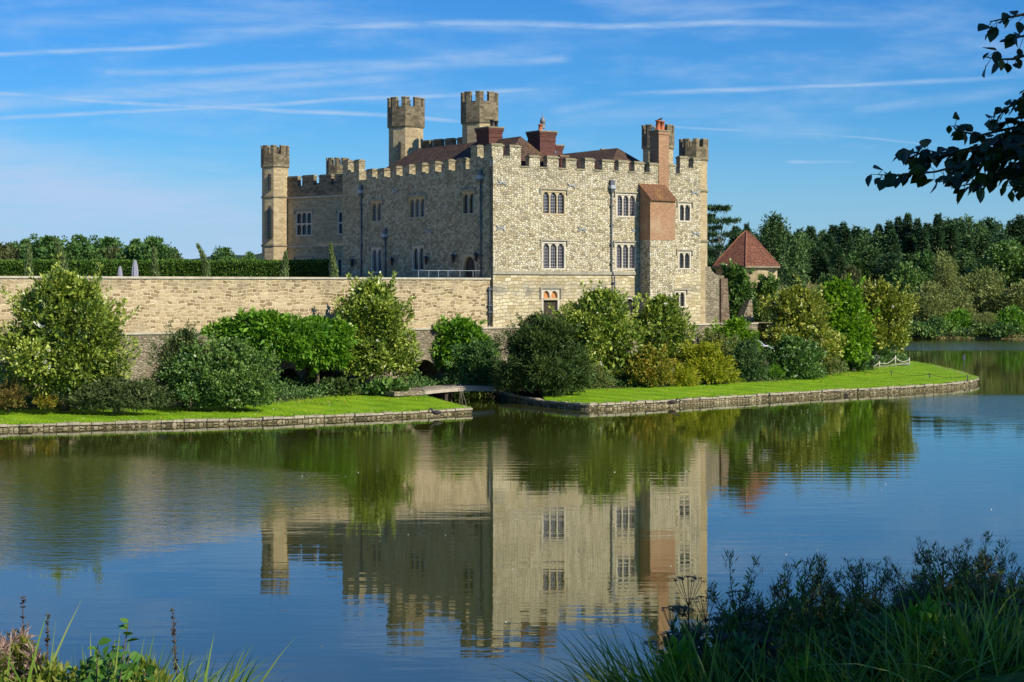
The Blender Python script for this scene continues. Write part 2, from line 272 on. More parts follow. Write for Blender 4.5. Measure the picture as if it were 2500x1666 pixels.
# ------------------------------------------------------------------ mesh builder
class Frame:
    def __init__(s, P, u, n): s.P, s.u, s.n = Vector((P[0], P[1], 0)), Vector((u[0], u[1], 0)).normalized(), Vector((n[0], n[1], 0)).normalized()
    def pt(s, t, d, z): p = s.P + s.u * t + s.n * d; return (p.x, p.y, z)
    def tz(s, px, py, d=0.0):
        a = (px - CX) / F; q = s.P + s.n * d
        Y = q.dot(s.n) / (a * s.n.x + s.n.y); p = Vector((a * Y, Y, 0))
        return (p - q).dot(s.u), EYE - (py - HY) / F * Y
class MB:
    def __init__(s): s.v, s.f, s.m, s.sm = [], [], [], []
    def face(s, pts, mi=0, sm=False):
        b = len(s.v); s.v += [tuple(p) for p in pts]; s.f.append(tuple(range(b, b + len(pts)))); s.m.append(mi); s.sm.append(sm)
    def box(s, fr, t0, t1, d0, d1, z0, z1, mi=0, bottom=True):
        p = lambda t, d, z: fr.pt(t, d, z)
        s.face([p(t0, d1, z0), p(t1, d1, z0), p(t1, d1, z1), p(t0, d1, z1)], mi)
        s.face([p(t1, d0, z0), p(t0, d0, z0), p(t0, d0, z1), p(t1, d0, z1)], mi)
        s.face([p(t0, d0, z0), p(t0, d1, z0), p(t0, d1, z1), p(t0, d0, z1)], mi)
        s.face([p(t1, d1, z0), p(t1, d0, z0), p(t1, d0, z1), p(t1, d1, z1)], mi)
        s.face([p(t0, d1, z1), p(t1, d1, z1), p(t1, d0, z1), p(t0, d0, z1)], mi)
        if bottom: s.face([p(t0, d0, z0), p(t1, d0, z0), p(t1, d1, z0), p(t0, d1, z0)], mi)
    def prism(s, fr, poly, d0, d1, mi=0):           # polygon in (t, z), extruded along the normal
        n = len(poly)
        s.face([fr.pt(t, d1, z) for t, z in poly], mi); s.face([fr.pt(t, d0, z) for t, z in reversed(poly)], mi)
        for i in range(n):
            a, b = poly[i], poly[(i + 1) % n]
            s.face([fr.pt(a[0], d0, a[1]), fr.pt(b[0], d0, b[1]), fr.pt(b[0], d1, b[1]), fr.pt(a[0], d1, a[1])], mi)
    def column(s, foot, z0, z1, mi=0, foot1=None, caps=True):   # vertical prism on a footprint
        g = foot1 or foot; n = len(foot)
        for i in range(n):
            j = (i + 1) % n
            s.face([(*foot[i], z0), (*foot[j], z0), (*g[j], z1), (*g[i], z1)], mi)
        if caps:
            s.face([(*p, z1) for p in g], mi); s.face([(*p, z0) for p in reversed(foot)], mi)
    def tube(s, path, radii, n=6, mi=0, sm=True, cap=True):
        path = [Vector(p) for p in path]; rings = []
        for i, p in enumerate(path):
            d = (path[min(i + 1, len(path) - 1)] - path[max(i - 1, 0)]).normalized()
            a = d.cross(Vector((0, 0, 1)) if abs(d.z) < .9 else Vector((1, 0, 0))).normalized(); b = d.cross(a)
            r = radii[i] if hasattr(radii, '__len__') else radii
            base = len(s.v)
            s.v += [tuple(p + (a * cos(2 * pi * k / n) + b * sin(2 * pi * k / n)) * r) for k in range(n)]
            rings.append(base)
        for r0, r1 in zip(rings, rings[1:]):
            for k in range(n):
                s.f.append((r0 + k, r0 + (k + 1) % n, r1 + (k + 1) % n, r1 + k)); s.m.append(mi); s.sm.append(sm)
        if cap:
            s.f.append(tuple(rings[-1] + k for k in range(n))); s.m.append(mi); s.sm.append(False)
            s.f.append(tuple(rings[0] + k for k in reversed(range(n)))); s.m.append(mi); s.sm.append(False)
    def lathe(s, c, prof, n=12, mi=0, sm=True):
        rings = []
        for r, z in prof:
            rings.append(len(s.v)); s.v += [(c[0] + r * cos(2 * pi * k / n), c[1] + r * sin(2 * pi * k / n), c[2] + z) for k in range(n)]
        for r0, r1 in zip(rings, rings[1:]):
            for k in range(n):
                s.f.append((r0 + k, r0 + (k + 1) % n, r1 + (k + 1) % n, r1 + k)); s.m.append(mi); s.sm.append(sm)
        s.f.append(tuple(rings[-1] + k for k in range(n))); s.m.append(mi); s.sm.append(False)
    def build(s, name, mats, parent=None, uv=True):
        org = ORG.get(parent.name, Vector()) if parent else Vector()
        me = bpy.data.meshes.new(name)
        V = np.array(s.v, dtype=np.float64).reshape(-1, 3)
        me.from_pydata((V - np.array(org)).tolist(), [], s.f)
        mats = mats if isinstance(mats, (list, tuple)) else [mats]
        for m in mats: me.materials.append(m)
        me.polygons.foreach_set('material_index', s.m); me.polygons.foreach_set('use_smooth', s.sm)
        if uv:
            lay = me.uv_layers.new(name='UVMap'); data = np.zeros((len(me.loops), 2)); k = 0
            for f in s.f:
                P = V[list(f)]; nrm = np.zeros(3)
                for i in range(len(f)): nrm += np.cross(P[i], P[(i + 1) % len(f)])
                L = np.linalg.norm(nrm); nrm = nrm / L if L > 1e-12 else np.array((0, 0, 1.))
                h = math.hypot(nrm[0], nrm[1])
                if h > .12:
                    tx = np.array((-nrm[1] / h, nrm[0] / h, 0)); bi = np.cross(nrm, tx)
                    data[k:k + len(f), 0] = P @ tx; data[k:k + len(f), 1] = P @ bi
                else: data[k:k + len(f)] = P[:, :2]
                k += len(f)
            lay.data.foreach_set('uv', data.ravel())
        me.update()
        o = bpy.data.objects.new(name, me); COL.objects.link(o)
        if parent: o.parent = parent; ORG[o.name] = org
        return o
ORG = {}
def tag(o, label=None, cat=None, group=None, kind=None):
    for k, v in (('label', label), ('category', cat), ('group', group), ('kind', kind)):
        if v: o[k] = v
    return o
def thing(name, loc, label, cat, group=None):
    o = bpy.data.objects.new(name, None); COL.objects.link(o); o.location = loc; o.empty_display_size = .5
    ORG[o.name] = Vector(loc); return tag(o, label, cat, group)
def copy_tree(o, parent=None):
    c = o.copy(); COL.objects.link(c); c.parent = parent
    for ch in list(o.children): copy_tree(ch, c)
    return c

WORLD = Frame((0, 0), (1, 0), (0, -1))
C0 = at(1133, 660, 160.0)
R = Frame((C0.x, C0.y), (.82, .572), (.572, -.82))          # sunlit front
Lf = Frame((C0.x, C0.y), (-.572, .82), (-.82, -.572))        # shaded side
LEDGE, TERR = 6.25, 10.35

# ------------------------------------------------------------------ ground, water, lawns
def grid_mesh(name, xs, ys, zf, mat):
    X, Y = np.meshgrid(xs, ys); Z = zf(X, Y); nx, ny = len(xs), len(ys)
    me = bpy.data.meshes.new(name)
    idx = np.arange(nx * ny).reshape(ny, nx)
    fs = np.stack([idx[:-1, :-1], idx[:-1, 1:], idx[1:, 1:], idx[1:, :-1]], -1).reshape(-1, 4)
    me.from_pydata(np.stack([X, Y, Z], -1).reshape(-1, 3).tolist(), [], fs.tolist())
    me.polygons.foreach_set('use_smooth', [True] * len(me.polygons)); me.materials.append(mat); me.update()
    o = bpy.data.objects.new(name, me); COL.objects.link(o); o['kind'] = 'structure'; return o
def sstep(a, b, x): t = np.clip((x - a) / (b - a), 0, 1); return t * t * (3 - 2 * t)

def grass_ground(name, c0, c1, c2, s=.5, fine=6):
    m, nt = newmat(name); v = objvec(nt)
    n1 = noise(nt, v, s, 5, .65); n2 = noise(nt, v, fine, 3, .7)
    c = ramp(nt, n1, [(.3, c0), (.52, c1), (.75, c2)])
    c = mixc(nt, .5, c, ramp(nt, n2, [(.25, .45), (.75, 1.35)]), 'MULTIPLY')
    b = nd(nt, 'ShaderNodeBump', {'Strength': .5, 'Distance': .06, 'Height': n2})
    finish(nt, pbr(nt, c, .95, b.outputs[0], .1)); return m
MEADOW = grass_ground('meadow_grass', (.09, .10, .03), (.20, .17, .07), (.28, .22, .10), .03, .4)
def lawn_mat():
    m, nt = newmat('mown_lawn'); v = objvec(nt)
    n1 = noise(nt, v, .35, 4, .6); n2 = noise(nt, scaled(nt, v, (1, 1, 1)), 7, 4, .75)
    c = ramp(nt, n1, [(.3, (.11, .22, .008)), (.52, (.18, .32, .010)), (.75, (.27, .38, .018))])
    c = mixc(nt, .55, c, ramp(nt, n2, [(.25, .5), (.75, 1.4)]), 'MULTIPLY')
    st = nd(nt, 'ShaderNodeTexWave', {'Vector': warped(nt, v, .08, 2.0), 'Scale': .16, 'Distortion': .6}, wave_type='BANDS', bands_direction='DIAGONAL')
    c = mixc(nt, .30, c, ramp(nt, st.outputs[1], [(.35, .66), (.65, 1.25)]), 'MULTIPLY')
    dry = smooth(nt, noise(nt, v, 1.6, 4, .7), .60, .75)
    c = mixc(nt, mth(nt, 'MULTIPLY', dry, .4), c, (.36, .34, .09))
    b = nd(nt, 'ShaderNodeBump', {'Strength': .55, 'Distance': .05, 'Height': n2})
    finish(nt, pbr(nt, c, .95, b.outputs[0], .08)); return m
LAWN = lawn_mat()
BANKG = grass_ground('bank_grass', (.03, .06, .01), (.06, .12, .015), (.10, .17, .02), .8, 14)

def far_h(X, Y):
    shore = 329 + 5 * np.sin(X * .031) + 3 * np.sin(X * .083 + 1)
    h = -1.5 + 2.2 * sstep(shore - 4, shore + 1, Y) + 10.3 * sstep(shore, shore + 95, Y) + 3.5 * sstep(430, 520, Y)
    left = sstep(-2, -26, X) * sstep(215, 230, Y)
    h = np.maximum(h, -1.5 + 11.6 * left)
    side = sstep(175, 260, np.abs(X - 10)); h = np.maximum(h, -1.5 + 6 * side)
    return h + sstep(800, 3500, Y) * 4
ys = np.concatenate([np.linspace(-30, 200, 24), np.linspace(206, 330, 32), np.linspace(332, 540, 52), np.linspace(560, 1600, 20), [2200, 3200, 5000, 9000]])
xs = np.concatenate([[-6000, -3000, -1500, -800], np.linspace(-500, -120, 20), np.linspace(-110, 200, 63), np.linspace(210, 600, 22), [900, 1500, 3000, 6000]])
grid_mesh('ground', xs, ys, far_h, MEADOW)

def water_mat():
    m, nt = newmat('lake_water')
    v = nd(nt, 'ShaderNodeNewGeometry').outputs['Position']
    sp = nd(nt, 'ShaderNodeSeparateXYZ', {0: v}); X, Y = sp.outputs[0], sp.outputs[1]
    swell = noise(nt, scaled(nt, v, (.07, .34, 1)), 1.0, 3, .55)
    mid = noise(nt, scaled(nt, v, (.30, 1.05, 1)), 1.0, 3, .55)
    chop = noise(nt, scaled(nt, v, (1.1, 2.6, 1)), 1.0, 3, .6)
    patch = noise(nt, scaled(nt, v, (.022, .035, 1)), 1.0, 3, .55)
    rip = smooth(nt, patch, .46, .66)
    def blob(cx, cy, rx, ry):
        a = mth(nt, 'DIVIDE', mth(nt, 'SUBTRACT', X, cx), rx); b = mth(nt, 'DIVIDE', mth(nt, 'SUBTRACT', Y, cy), ry)
        r = mth(nt, 'ADD', mth(nt, 'MULTIPLY', a, a), mth(nt, 'MULTIPLY', b, b))
        r = mth(nt, 'ADD', r, mth(nt, 'MULTIPLY', mth(nt, 'SUBTRACT', patch, .5), 2.2))
        return mth(nt, 'SUBTRACT', 1.0, smooth(nt, r, .25, 1.25))
    wind = mth(nt, 'MAXIMUM', blob(47, 140, 15, 24), mth(nt, 'MAXIMUM', mth(nt, 'MULTIPLY', blob(-22, 82, 13, 22), .9), mth(nt, 'MULTIPLY', blob(-4, 104, 16, 12), .32)))
    far = mth(nt, 'MULTIPLY', smooth(nt, Y, 262, 275), mth(nt, 'SUBTRACT', 1.0, smooth(nt, Y, 308, 324)))
    far = mth(nt, 'MULTIPLY', far, smooth(nt, X, 48, 66))
    wind = mth(nt, 'MAXIMUM', wind, mth(nt, 'MULTIPLY', far, 1.6))
    nearf = mth(nt, 'SUBTRACT', 1.0, smooth(nt, Y, 40, 110))
    h = mth(nt, 'MULTIPLY', swell, .0095)
    h = mth(nt, 'ADD', h, mth(nt, 'MULTIPLY', mid, mth(nt, 'MULTIPLY_ADD', rip, .0034, mth(nt, 'MULTIPLY_ADD', wind, .028, .0040))))
    h = mth(nt, 'ADD', h, mth(nt, 'MULTIPLY', chop, mth(nt, 'MULTIPLY_ADD', wind, .030, mth(nt, 'MULTIPLY_ADD', rip, .0014, .0010))))
    wv = nd(nt, 'ShaderNodeTexWave', {'Vector': warped(nt, scaled(nt, v, (.06, 1.0, 1)), .35, 1.4), 'Scale': .22, 'Distortion': 2.0, 'Detail': 1.0}, wave_type='BANDS', bands_direction='Y')
    band = blob(-14, 103, 20, 13); band = mth(nt, 'MAXIMUM', band, blob(14, 96, 22, 12))
    h = mth(nt, 'ADD', h, mth(nt, 'MULTIPLY', wv.outputs[1], mth(nt, 'MULTIPLY', band, .0022)))
    b = nd(nt, 'ShaderNodeBump', {'Strength': 1.0, 'Distance': 1.0, 'Height': h})
    deep = ramp(nt, patch, [(.3, (.030, .036, .004)), (.7, (.038, .042, .006))])
    p = pbr(nt, deep, mth(nt, 'MULTIPLY_ADD', wind, .085, .015), b.outputs[0], .5); p.inputs['IOR'].default_value = 2.25
    p.inputs['Specular Tint'].default_value = (1.0, 1.0, .80, 1)
    finish(nt, p); return m
mb = MB(); mb.face([(-420, 3, 0), (420, 3, 0), (420, 345, 0), (-420, 345, 0)])
tag(mb.build('water', water_mat(), uv=False), kind='structure')

def strip(name, front, back, n, mat, kind='structure', bulge=0.0, jitter=0.0, seed=1):
    rng = random.Random(seed); m = len(front); me = bpy.data.meshes.new(name); vs, fs = [], []
    for i in range(m):
        for j in range(n + 1):
            k = j / n; p = front[i].lerp(back[i], k); p = p.copy(); p.z += bulge * sin(pi * k) + jitter * rng.uniform(-1, 1) * (0 < j < n)
            vs.append(tuple(p))
    for i in range(m - 1):
        for j in range(n): a = i * (n + 1) + j; fs.append((a, a + n + 1, a + n + 2, a + 1))
    me.from_pydata(vs, [], fs); me.materials.append(mat); me.polygons.foreach_set('use_smooth', [True] * len(fs)); me.update()
    o = bpy.data.objects.new(name, me); COL.objects.link(o); o['kind'] = kind; return o
def resample(pts, n):
    pts = [Vector(p) for p in pts]; d = [0]
    for a, b in zip(pts, pts[1:]): d.append(d[-1] + (b - a).length)
    out = []
    for i in range(n):
        s = d[-1] * i / (n - 1); j = 0
        while j < len(pts) - 2 and d[j + 1] < s: j += 1
        out.append(pts[j].lerp(pts[j + 1], (s - d[j]) / max(1e-6, d[j + 1] - d[j])))
    return out
# left lawn
zl = .42
LF = [onz(x, y, zl) for x, y in ((-420, 989), (-200, 983), (0, 976.6), (300, 968), (602, 959.6), (870, 949), (1071, 938.6), (1085, 938.2))]
LB = [onz(x, y, .78) for x, y in ((-420, 953), (-200, 947.5), (0, 942), (114, 939), (405, 935.5), (602, 930), (802, 907.5), (940, 904.5), (968, 906))]
strip('lawn', resample(LF, 60), resample(LB, 60), 10, LAWN, jitter=.02)
def edging(name, top, label, h=1.2, thick=.5, seed=3):
    """stone edging wall along a shoreline: a low wall of blocks under a coping"""
    pts = resample(top, max(2, int(sum((b - a).length for a, b in zip(top, top[1:])) / .8)))
    rng = random.Random(seed); body, cap = MB(), MB()
    for a, b in zip(pts, pts[1:]):
        d = (b - a); L = Vector((d.x, d.y, 0)).length; u = Vector((d.x, d.y, 0)).normalized(); n = Vector((u.y, -u.x, 0))
        fr = Frame((a.x, a.y), (u.x, u.y), (n.x, n.y)); o = rng.uniform(-.05, .05); z = (a.z + b.z) / 2
        body.box(fr, 0, L, -thick, .02 + o * .6, z - h, z - .16 + o * .2)
        cap.box(fr, rng.uniform(0, .03), L - rng.uniform(0, .05), -thick, .09 + o * 2, z - .155 + rng.uniform(-.02, .03), z + .01 + rng.uniform(-.035, .035))
    t = thing(name, pts[0], label, 'wall')
    body.build('wall_face', EDGE, t); cap.build('coping', EDGECAP, t); return t
EDGE = rubble('wet_edging_stone', [(.17, .14, .075), (.29, .24, .14), (.40, .345, .22)], (.09, .075, .04), scale=2.9, stain=.6, dark_frac=.22, flat=1.7, bump=1.0, mfrac=.07, dark=(.06, .055, .025))
EDGECAP = plain('edging_coping', (.34, .30, .21), .45, 2.5)
edging('bank_edging', LF[:-1] + [LF[-1]], 'low stone edging holding up the lawn left of the creek')
CR = [LF[-1], onz(1040, 927, .46), onz(981, 913.5, .6)]
edging('creek_edging', CR, 'short stone edging beside the creek, from lawn corner to footbridge')
# right lawn
zr = .54
RF = [onz(x, y, zr) for x, y in ((1251.8, 920), (1300, 925), (1350, 927.9), (1420, 925), (1488.7, 921.4), (1580, 916), (1675, 910), (1745, 906), (1909, 896), (2073, 888), (2160, 882), (2204, 878), (2236, 873.5), (2247, 869.5), (2243, 866.5), (2234, 864), (2204, 853.8), (2139, 838.8), (2093, 831.5))]
RB = [onz(x, y, .80) for x, y in ((1240, 899), (1272, 895), (1335, 895), (1524, 890), (1614.8, 883.6), (1675, 881), (1778, 876.5), (1876, 869), (1942, 854.5), (2010, 845), (2090, 833))]
strip('lawn', resample(RF, 90), resample(RB, 90), 10, LAWN, jitter=.02, seed=5)
edging('bank_edging', RF, 'long curved stone edging round the lawn right of the creek', seed=8)
edging('creek_edging', [onz(1137, 899, .66), onz(1180, 908, .6), onz(1251.8, 920, zr)], 'shaded stone edging on the right side of the creek', seed=9)
# flower beds between lawns and walls
def wallpt(t, z, d=.36): return Vector(R.pt(t, d, z))
LBs = resample(LB, 40)
strip('flower_bed', [p + Vector((0, -.05, -.006)) for p in LBs], [wallpt(-66 + 61.5 * i / 39, 1.35) for i in range(40)], 6, SOIL, jitter=.04)
RBs = resample([onz(1137, 899, .66)] + RB, 44)
RBk = resample([wallpt(1.5, 1.3), wallpt(12, 1.4), wallpt(36, 1.5), Vector((48, 228, 1.4)), Vector((52, 226, .9))], 44)
strip('flower_bed', [p + Vector((0, 0, -.006)) for p in RBs], RBk, 6, SOIL, jitter=.05)
# terrace behind the walls and the higher ground right of the castle
mb = MB(); a, b = R.pt(-70, -.5, TERR), R.pt(0, -.5, TERR)
mb.face([a, b, Lf.pt(62, 0, TERR), (-130, 262, TERR), (-150, 160, TERR)])
tag(mb.build('terrace', plain('terrace_gravel', (.40, .34, .24), .2, 1.0)), kind='structure')
mb = MB(); mb.face([R.pt(24, -.3, LEDGE - .1), R.pt(37, -.3, LEDGE - .1), (44, 226, LEDGE - .1), (20, 240, LEDGE - .1), Lf.pt(40, -30, LEDGE - .1)])
tag(mb.build('courtyard', MEADOW), kind='structure')

# near bank under the camera
def bank_h(X, Y):
    right = sstep(1.45, 2.05, X)
    base = 8.25 - .14 * np.clip(Y - 5, 0, 2.4) - .40 * np.clip(Y - 7.4, 0, 60)
    z = base + right * .46 * (1 - sstep(9, 16, Y)) + .03 * np.sin(X * 3.1 + Y * 2.3) + .02 * np.sin(X * 7.7 - Y * 5)
    return np.maximum(z, -1.4)
grid_mesh('bank', np.concatenate([np.linspace(-60, -6, 28), np.linspace(-5.8, 5.8, 80), np.linspace(6, 60, 28)]), np.concatenate([np.linspace(-25, 4, 16), np.linspace(4.2, 12, 60), np.linspace(12.5, 36, 40)]), bank_h, BANKG)
def bz(x, y): return float(bank_h(np.array(x), np.array(y)))

# ------------------------------------------------------------------ castle helpers
def wall_sheet(mb, fr, t0, t1, z0, z1, holes, d=0.0, depth=.45, mi=0, th=None, cap=True):
    ts = sorted({t0, t1, *[h[0] for h in holes], *[h[1] for h in holes]}); zs = sorted({z0, z1, *[h[2] for h in holes], *[h[3] for h in holes]})
    for a, b in zip(ts, ts[1:]):
        for c, e in zip(zs, zs[1:]):
            tm, zm = (a + b) / 2, (c + e) / 2
            if any(h[0] < tm < h[1] and h[2] < zm < h[3] for h in holes): continue
            mb.face([fr.pt(a, d, c), fr.pt(b, d, c), fr.pt(b, d, e), fr.pt(a, d, e)], mi)
    for h in holes:
        a, b, c, e = h; k = d - depth
        mb.face([fr.pt(a, d, c), fr.pt(a, d, e), fr.pt(a, k, e), fr.pt(a, k, c)], mi)
        mb.face([fr.pt(b, d, e), fr.pt(b, d, c), fr.pt(b, k, c), fr.pt(b, k, e)], mi)
        mb.face([fr.pt(a, d, c), fr.pt(a, k, c), fr.pt(b, k, c), fr.pt(b, d, c)], mi)
        mb.face([fr.pt(a, d, e), fr.pt(b, d, e), fr.pt(b, k, e), fr.pt(a, k, e)], mi)
    if th:
        mb.face([fr.pt(t0, d, z1), fr.pt(t1, d, z1), fr.pt(t1, d - th, z1), fr.pt(t0, d - th, z1)], mi)
        mb.face([fr.pt(t0, d - th, z0), fr.pt(t0, d, z0), fr.pt(t0, d, z1), fr.pt(t0, d - th, z1)], mi)
        mb.face([fr.pt(t1, d, z0), fr.pt(t1, d - th, z0), fr.pt(t1, d - th, z1), fr.pt(t1, d, z1)], mi)
        mb.face([fr.pt(t1, d - th, z0), fr.pt(t0, d - th, z0), fr.pt(t0, d - th, z1), fr.pt(t1, d - th, z1)], mi)
def rect(fr, x0, y0, x1, y1):
    t0, za = fr.tz(x0, y0); t1, zb = fr.tz(x1, y1)
    m = .5 * (x0 + x1); zt = fr.tz(m, y0)[1]; zb = fr.tz(m, y1)[1]
    return (min(t0, t1), max(t0, t1), zb, zt)
def arch_spandrels(mb, fr, t0, t1, ztop, rise, d0, d1, pointed=.0, mi=0, n=6):
    """fills the corners between a rectangular head and an arch springing rise below ztop"""
    hw = (t1 - t0) / 2; tc = (t0 + t1) / 2
    def curve(k):                                   # 0 at the jamb .. 1 at the crown
        x = hw * (1 - k); y = rise * (1 - (x / hw) ** (2.2 - pointed)) ** (.5 + pointed * .2); return x, y
    for sgn in (-1, 1):
        arc = [(tc + sgn * curve(i / n)[0], ztop - rise + curve(i / n)[1] * .985) for i in range(n + 1)]
        for (a, za), (b, zb) in zip(arc, arc[1:]):
            q = [(a, za), (b, zb), (b, ztop), (a, ztop)]
            if sgn > 0: q = q[::-1]
            mb.prism(fr, q, d0, d1, mi)
def window(castle, fr, r, nl, trim, glass, hood=True, transom=False, arch=.55, jamb=.17, mull=.13, hoodmat=None, sill=True, inset=.10):
    a, b, c, e = r; mb = MB(); d1, d0 = -inset, -inset - .20
    mb.box(fr, a, a + jamb, d0, d1 + .115, c, e); mb.box(fr, b - jamb, b, d0, d1 + .115, c, e)
    mb.box(fr, a + jamb, b - jamb, d0, d1 + .113, e - .18, e); mb.box(fr, a + jamb, b - jamb, d0, d1 + .118, c, c + .14)
    W = (b - a - 2 * jamb - (nl - 1) * mull) / nl; rows = [(c + .14, e - .18)]
    if transom: zm = (c + e) / 2 - .02; rows = [(c + .14, zm - .07), (zm + .07, e - .18)]; mb.box(fr, a + jamb, b - jamb, d0 + .02, d1 + .06, zm - .07, zm + .07)
    for i in range(nl):
        l0 = a + jamb + i * (W + mull); l1 = l0 + W
        for (za, zb) in rows:
            if i < nl - 1: mb.box(fr, l1, l1 + mull, d0 + .01, d1 + .06, za, zb)
            arch_spandrels(mb, fr, l0, l1, zb, W * arch, d0 + .05, d1 + .05, .55)
    o = mb.build('window', trim, castle)
    g = MB(); dg = d0 + .07
    g.face([fr.pt(a + .02, dg, c + .02), fr.pt(b - .02, dg, c + .02), fr.pt(b - .02, dg, e - .02), fr.pt(a + .02, dg, e - .02)])
    g.build('pane', glass, o)
    if hood:
        h = MB(); h.box(fr, a - .24, b + .24, 0, .15, e + .06, e + .20); h.box(fr, a - .24, a - .10, 0, .13, e - .38, e + .06); h.box(fr, b + .10, b + .24, 0, .13, e - .38, e + .06)
        h.build('hood_mould', hoodmat or BAND, o)
    return o
JR = random.Random(12)
def merlon(parent, fr, t0, t1, zs, zt, th=.62, mat=None, d=0.0):
    t0 += JR.uniform(-.05, .05); t1 += JR.uniform(-.05, .05); zt += JR.uniform(-.06, .06)
    mb = MB(); mb.box(fr, t0, t1, d - th, d, zs, zt, 0, False)
    o_, h = .07 + JR.uniform(-.03, .03), .13 + JR.uniform(-.03, .04)
    mb.box(fr, t0 - o_, t1 + o_, d - th - .05, d + .08, zt, zt + h, 1)
    mb.box(fr, t0 + .02, t1 - .02, d - th + .1, d - .08, zt + h, zt + h + .10, 1)
    return mb.build('merlon', [mat, CAP], parent)
def octa(cx, cy, r, n=8, rot=0.0): return [(cx + r * cos(2 * pi * (k + rot) / n), cy + r * sin(2 * pi * (k + rot) / n)) for k in range(n)]
def turret(parent, cx, cy, segs, bands, top, zc, mats, name='turret', rot=0.0, n=8, gap=.36):
    """octagonal turret: segs (z0, z1, r), bands (z, r), merlons from zc to top"""
    mb = MB()
    for (z0, z1, r, mi) in segs: mb.column(octa(cx, cy, r, n, rot), z0, z1, mi)
    t = mb.build(name, mats, parent)
    for (z, r) in bands:
        b = MB(); b.column(octa(cx, cy, r, n, rot), z - .06, z + .12, 0, octa(cx, cy, r + .16, n, rot)); b.column(octa(cx, cy, r + .16, n, rot), z + .12, z + .30, 0)
        b.build('string_course', CAP, t)
    r = segs[-1][2]; ri = r - .42; O, I = octa(cx, cy, r - .004, n, rot), octa(cx, cy, ri, n, rot)
    for k in range(n):
        l = lambda A, B, f: (A[0] + (B[0] - A[0]) * f, A[1] + (B[1] - A[1]) * f)
        g = .5 - gap / 2 - .02
        foot = [l(O[k], O[k - 1], g), O[k], l(O[k], O[(k + 1) % n], g), l(I[k], I[(k + 1) % n], g), I[k], l(I[k], I[k - 1], g)]
        m = MB(); m.column(foot, zc - .01, top - .14, 0)
        fc = (sum(p[0] for p in foot) / 6, sum(p[1] for p in foot) / 6)
        big = [(fc[0] + (p[0] - fc[0]) * 1.12, fc[1] + (p[1] - fc[1]) * 1.12) for p in foot]
        m.column(big, top - .14, top, 1)
        m.build('merlon', [mats[-1] if len(mats) > 1 else mats[0], CAP], t)
    return t
def chimney(parent, fr, t0, t1, d0, d1, z0, ztop, mat, pots=(), collar=True):
    mb = MB(); h = ztop - z0
    if collar:
        mb.box(fr, t0, t1, d0, d1, z0, ztop - 1.05)
        for i, (dz, o) in enumerate(((1.05, .05), (.90, .015), (.62, .06), (.46, .10), (.32, .14))):
            nx = (.90, .62, .46, .32, .12)[i]
            mb.box(fr, t0 - o, t1 + o, d0 - o, d1 + o, ztop - dz, ztop - nx)
        mb.box(fr, t0 - .18, t1 + .18, d0 - .18, d1 + .18, ztop - .12, ztop, 1)
    else:
        mb.box(fr, t0, t1, d0, d1, z0, ztop - .42); mb.box(fr, t0 - .09, t1 + .09, d0 - .09, d1 + .09, ztop - .42, ztop - .12); mb.box(fr, t0 - .16, t1 + .16, d0 - .16, d1 + .16, ztop - .12, ztop, 1)
    c = mb.build('chimney', [mat, CAP], parent)
    for (t, d, hh, r, m) in pots:
        p = MB(); p.lathe(fr.pt(t, d, ztop), [(r * 1.15, 0), (r * 1.15, .12), (r * .9, .14), (r * .85, hh - .14), (r * 1.12, hh - .12), (r * 1.12, hh), (r * .75, hh), (r * .7, hh - .1)], 12)
        p.build('chimney_pot', m, c)
    return c
def downpipe(parent, fr, t, ztop, zbot, mat=LEAD, hopper=True, jog=None, d=.12):
    mb = MB(); pts = [fr.pt(t, d, ztop), fr.pt(t, d, zbot)]
    if jog: pts = [fr.pt(t, d, ztop), fr.pt(t, d, jog + .3), fr.pt(t + .22, d + .14, jog - .35), fr.pt(t + .22, d + .14, zbot)]
    mb.tube(pts, .075, 8)
    z = ztop - 1.6
    while z > zbot + .5: mb.box(fr, t - .17 + (.22 if jog and z < jog - .3 else 0), t + .17 + (.22 if jog and z < jog - .3 else 0), 0, d + .12, z, z + .12); z -= 1.9
    o = mb.build('downpipe', mat, parent)
    if hopper:
        h = MB(); q = lambda w, dd: [Vector(fr.pt(t - w, .01, 0)).xy[:], Vector(fr.pt(t - w, dd, 0)).xy[:], Vector(fr.pt(t + w, dd, 0)).xy[:], Vector(fr.pt(t + w, .01, 0)).xy[:]]
        h.column(q(.14, .26), ztop - .25, ztop + .15, 0, q(.28, .40)); h.column(q(.31, .43), ztop + .15, ztop + .48, 1); h.column(q(.24, .30), ztop + .48, ztop + 1.0, 0)
        h.build('hopper', [mat, LEADL], o)
    return o
def anchor(parent, fr, t, z, s=.50):
    mb = MB()
    for sg in (-1, 1):
        for su in (-1, 1):
            pts = [fr.pt(t, .04, z), fr.pt(t + su * s * .45, .07, z + sg * s * .12), fr.pt(t + su * s * .75, .07, z + sg * s * .22), fr.pt(t + su * s * .95, .07, z + sg * s * .62)]
            mb.tube(pts, [.055, .045, .04, .03], 5)
    mb.build('wall_anchor', LEADL, parent)
def lantern(parent, fr, t, z):
    mb = MB(); mb.tube([fr.pt(t, 0, z + .55), fr.pt(t, .3, z + .6), fr.pt(t, .34, z + .35)], .035, 5)
    def sq(w): return [Vector(fr.pt(t + a * w, .34 + b * w, 0)).xy[:] for a, b in ((-1, -1), (1, -1), (1, 1), (-1, 1))]
    mb.column(sq(.10), z - .45, z + .15, 1, sq(.17)); mb.column(sq(.20), z + .15, z + .38, 0, sq(.05)); mb.column(sq(.12), z - .50, z - .45, 0)
    mb.build('lantern', [IRON, GLASS_D], parent)

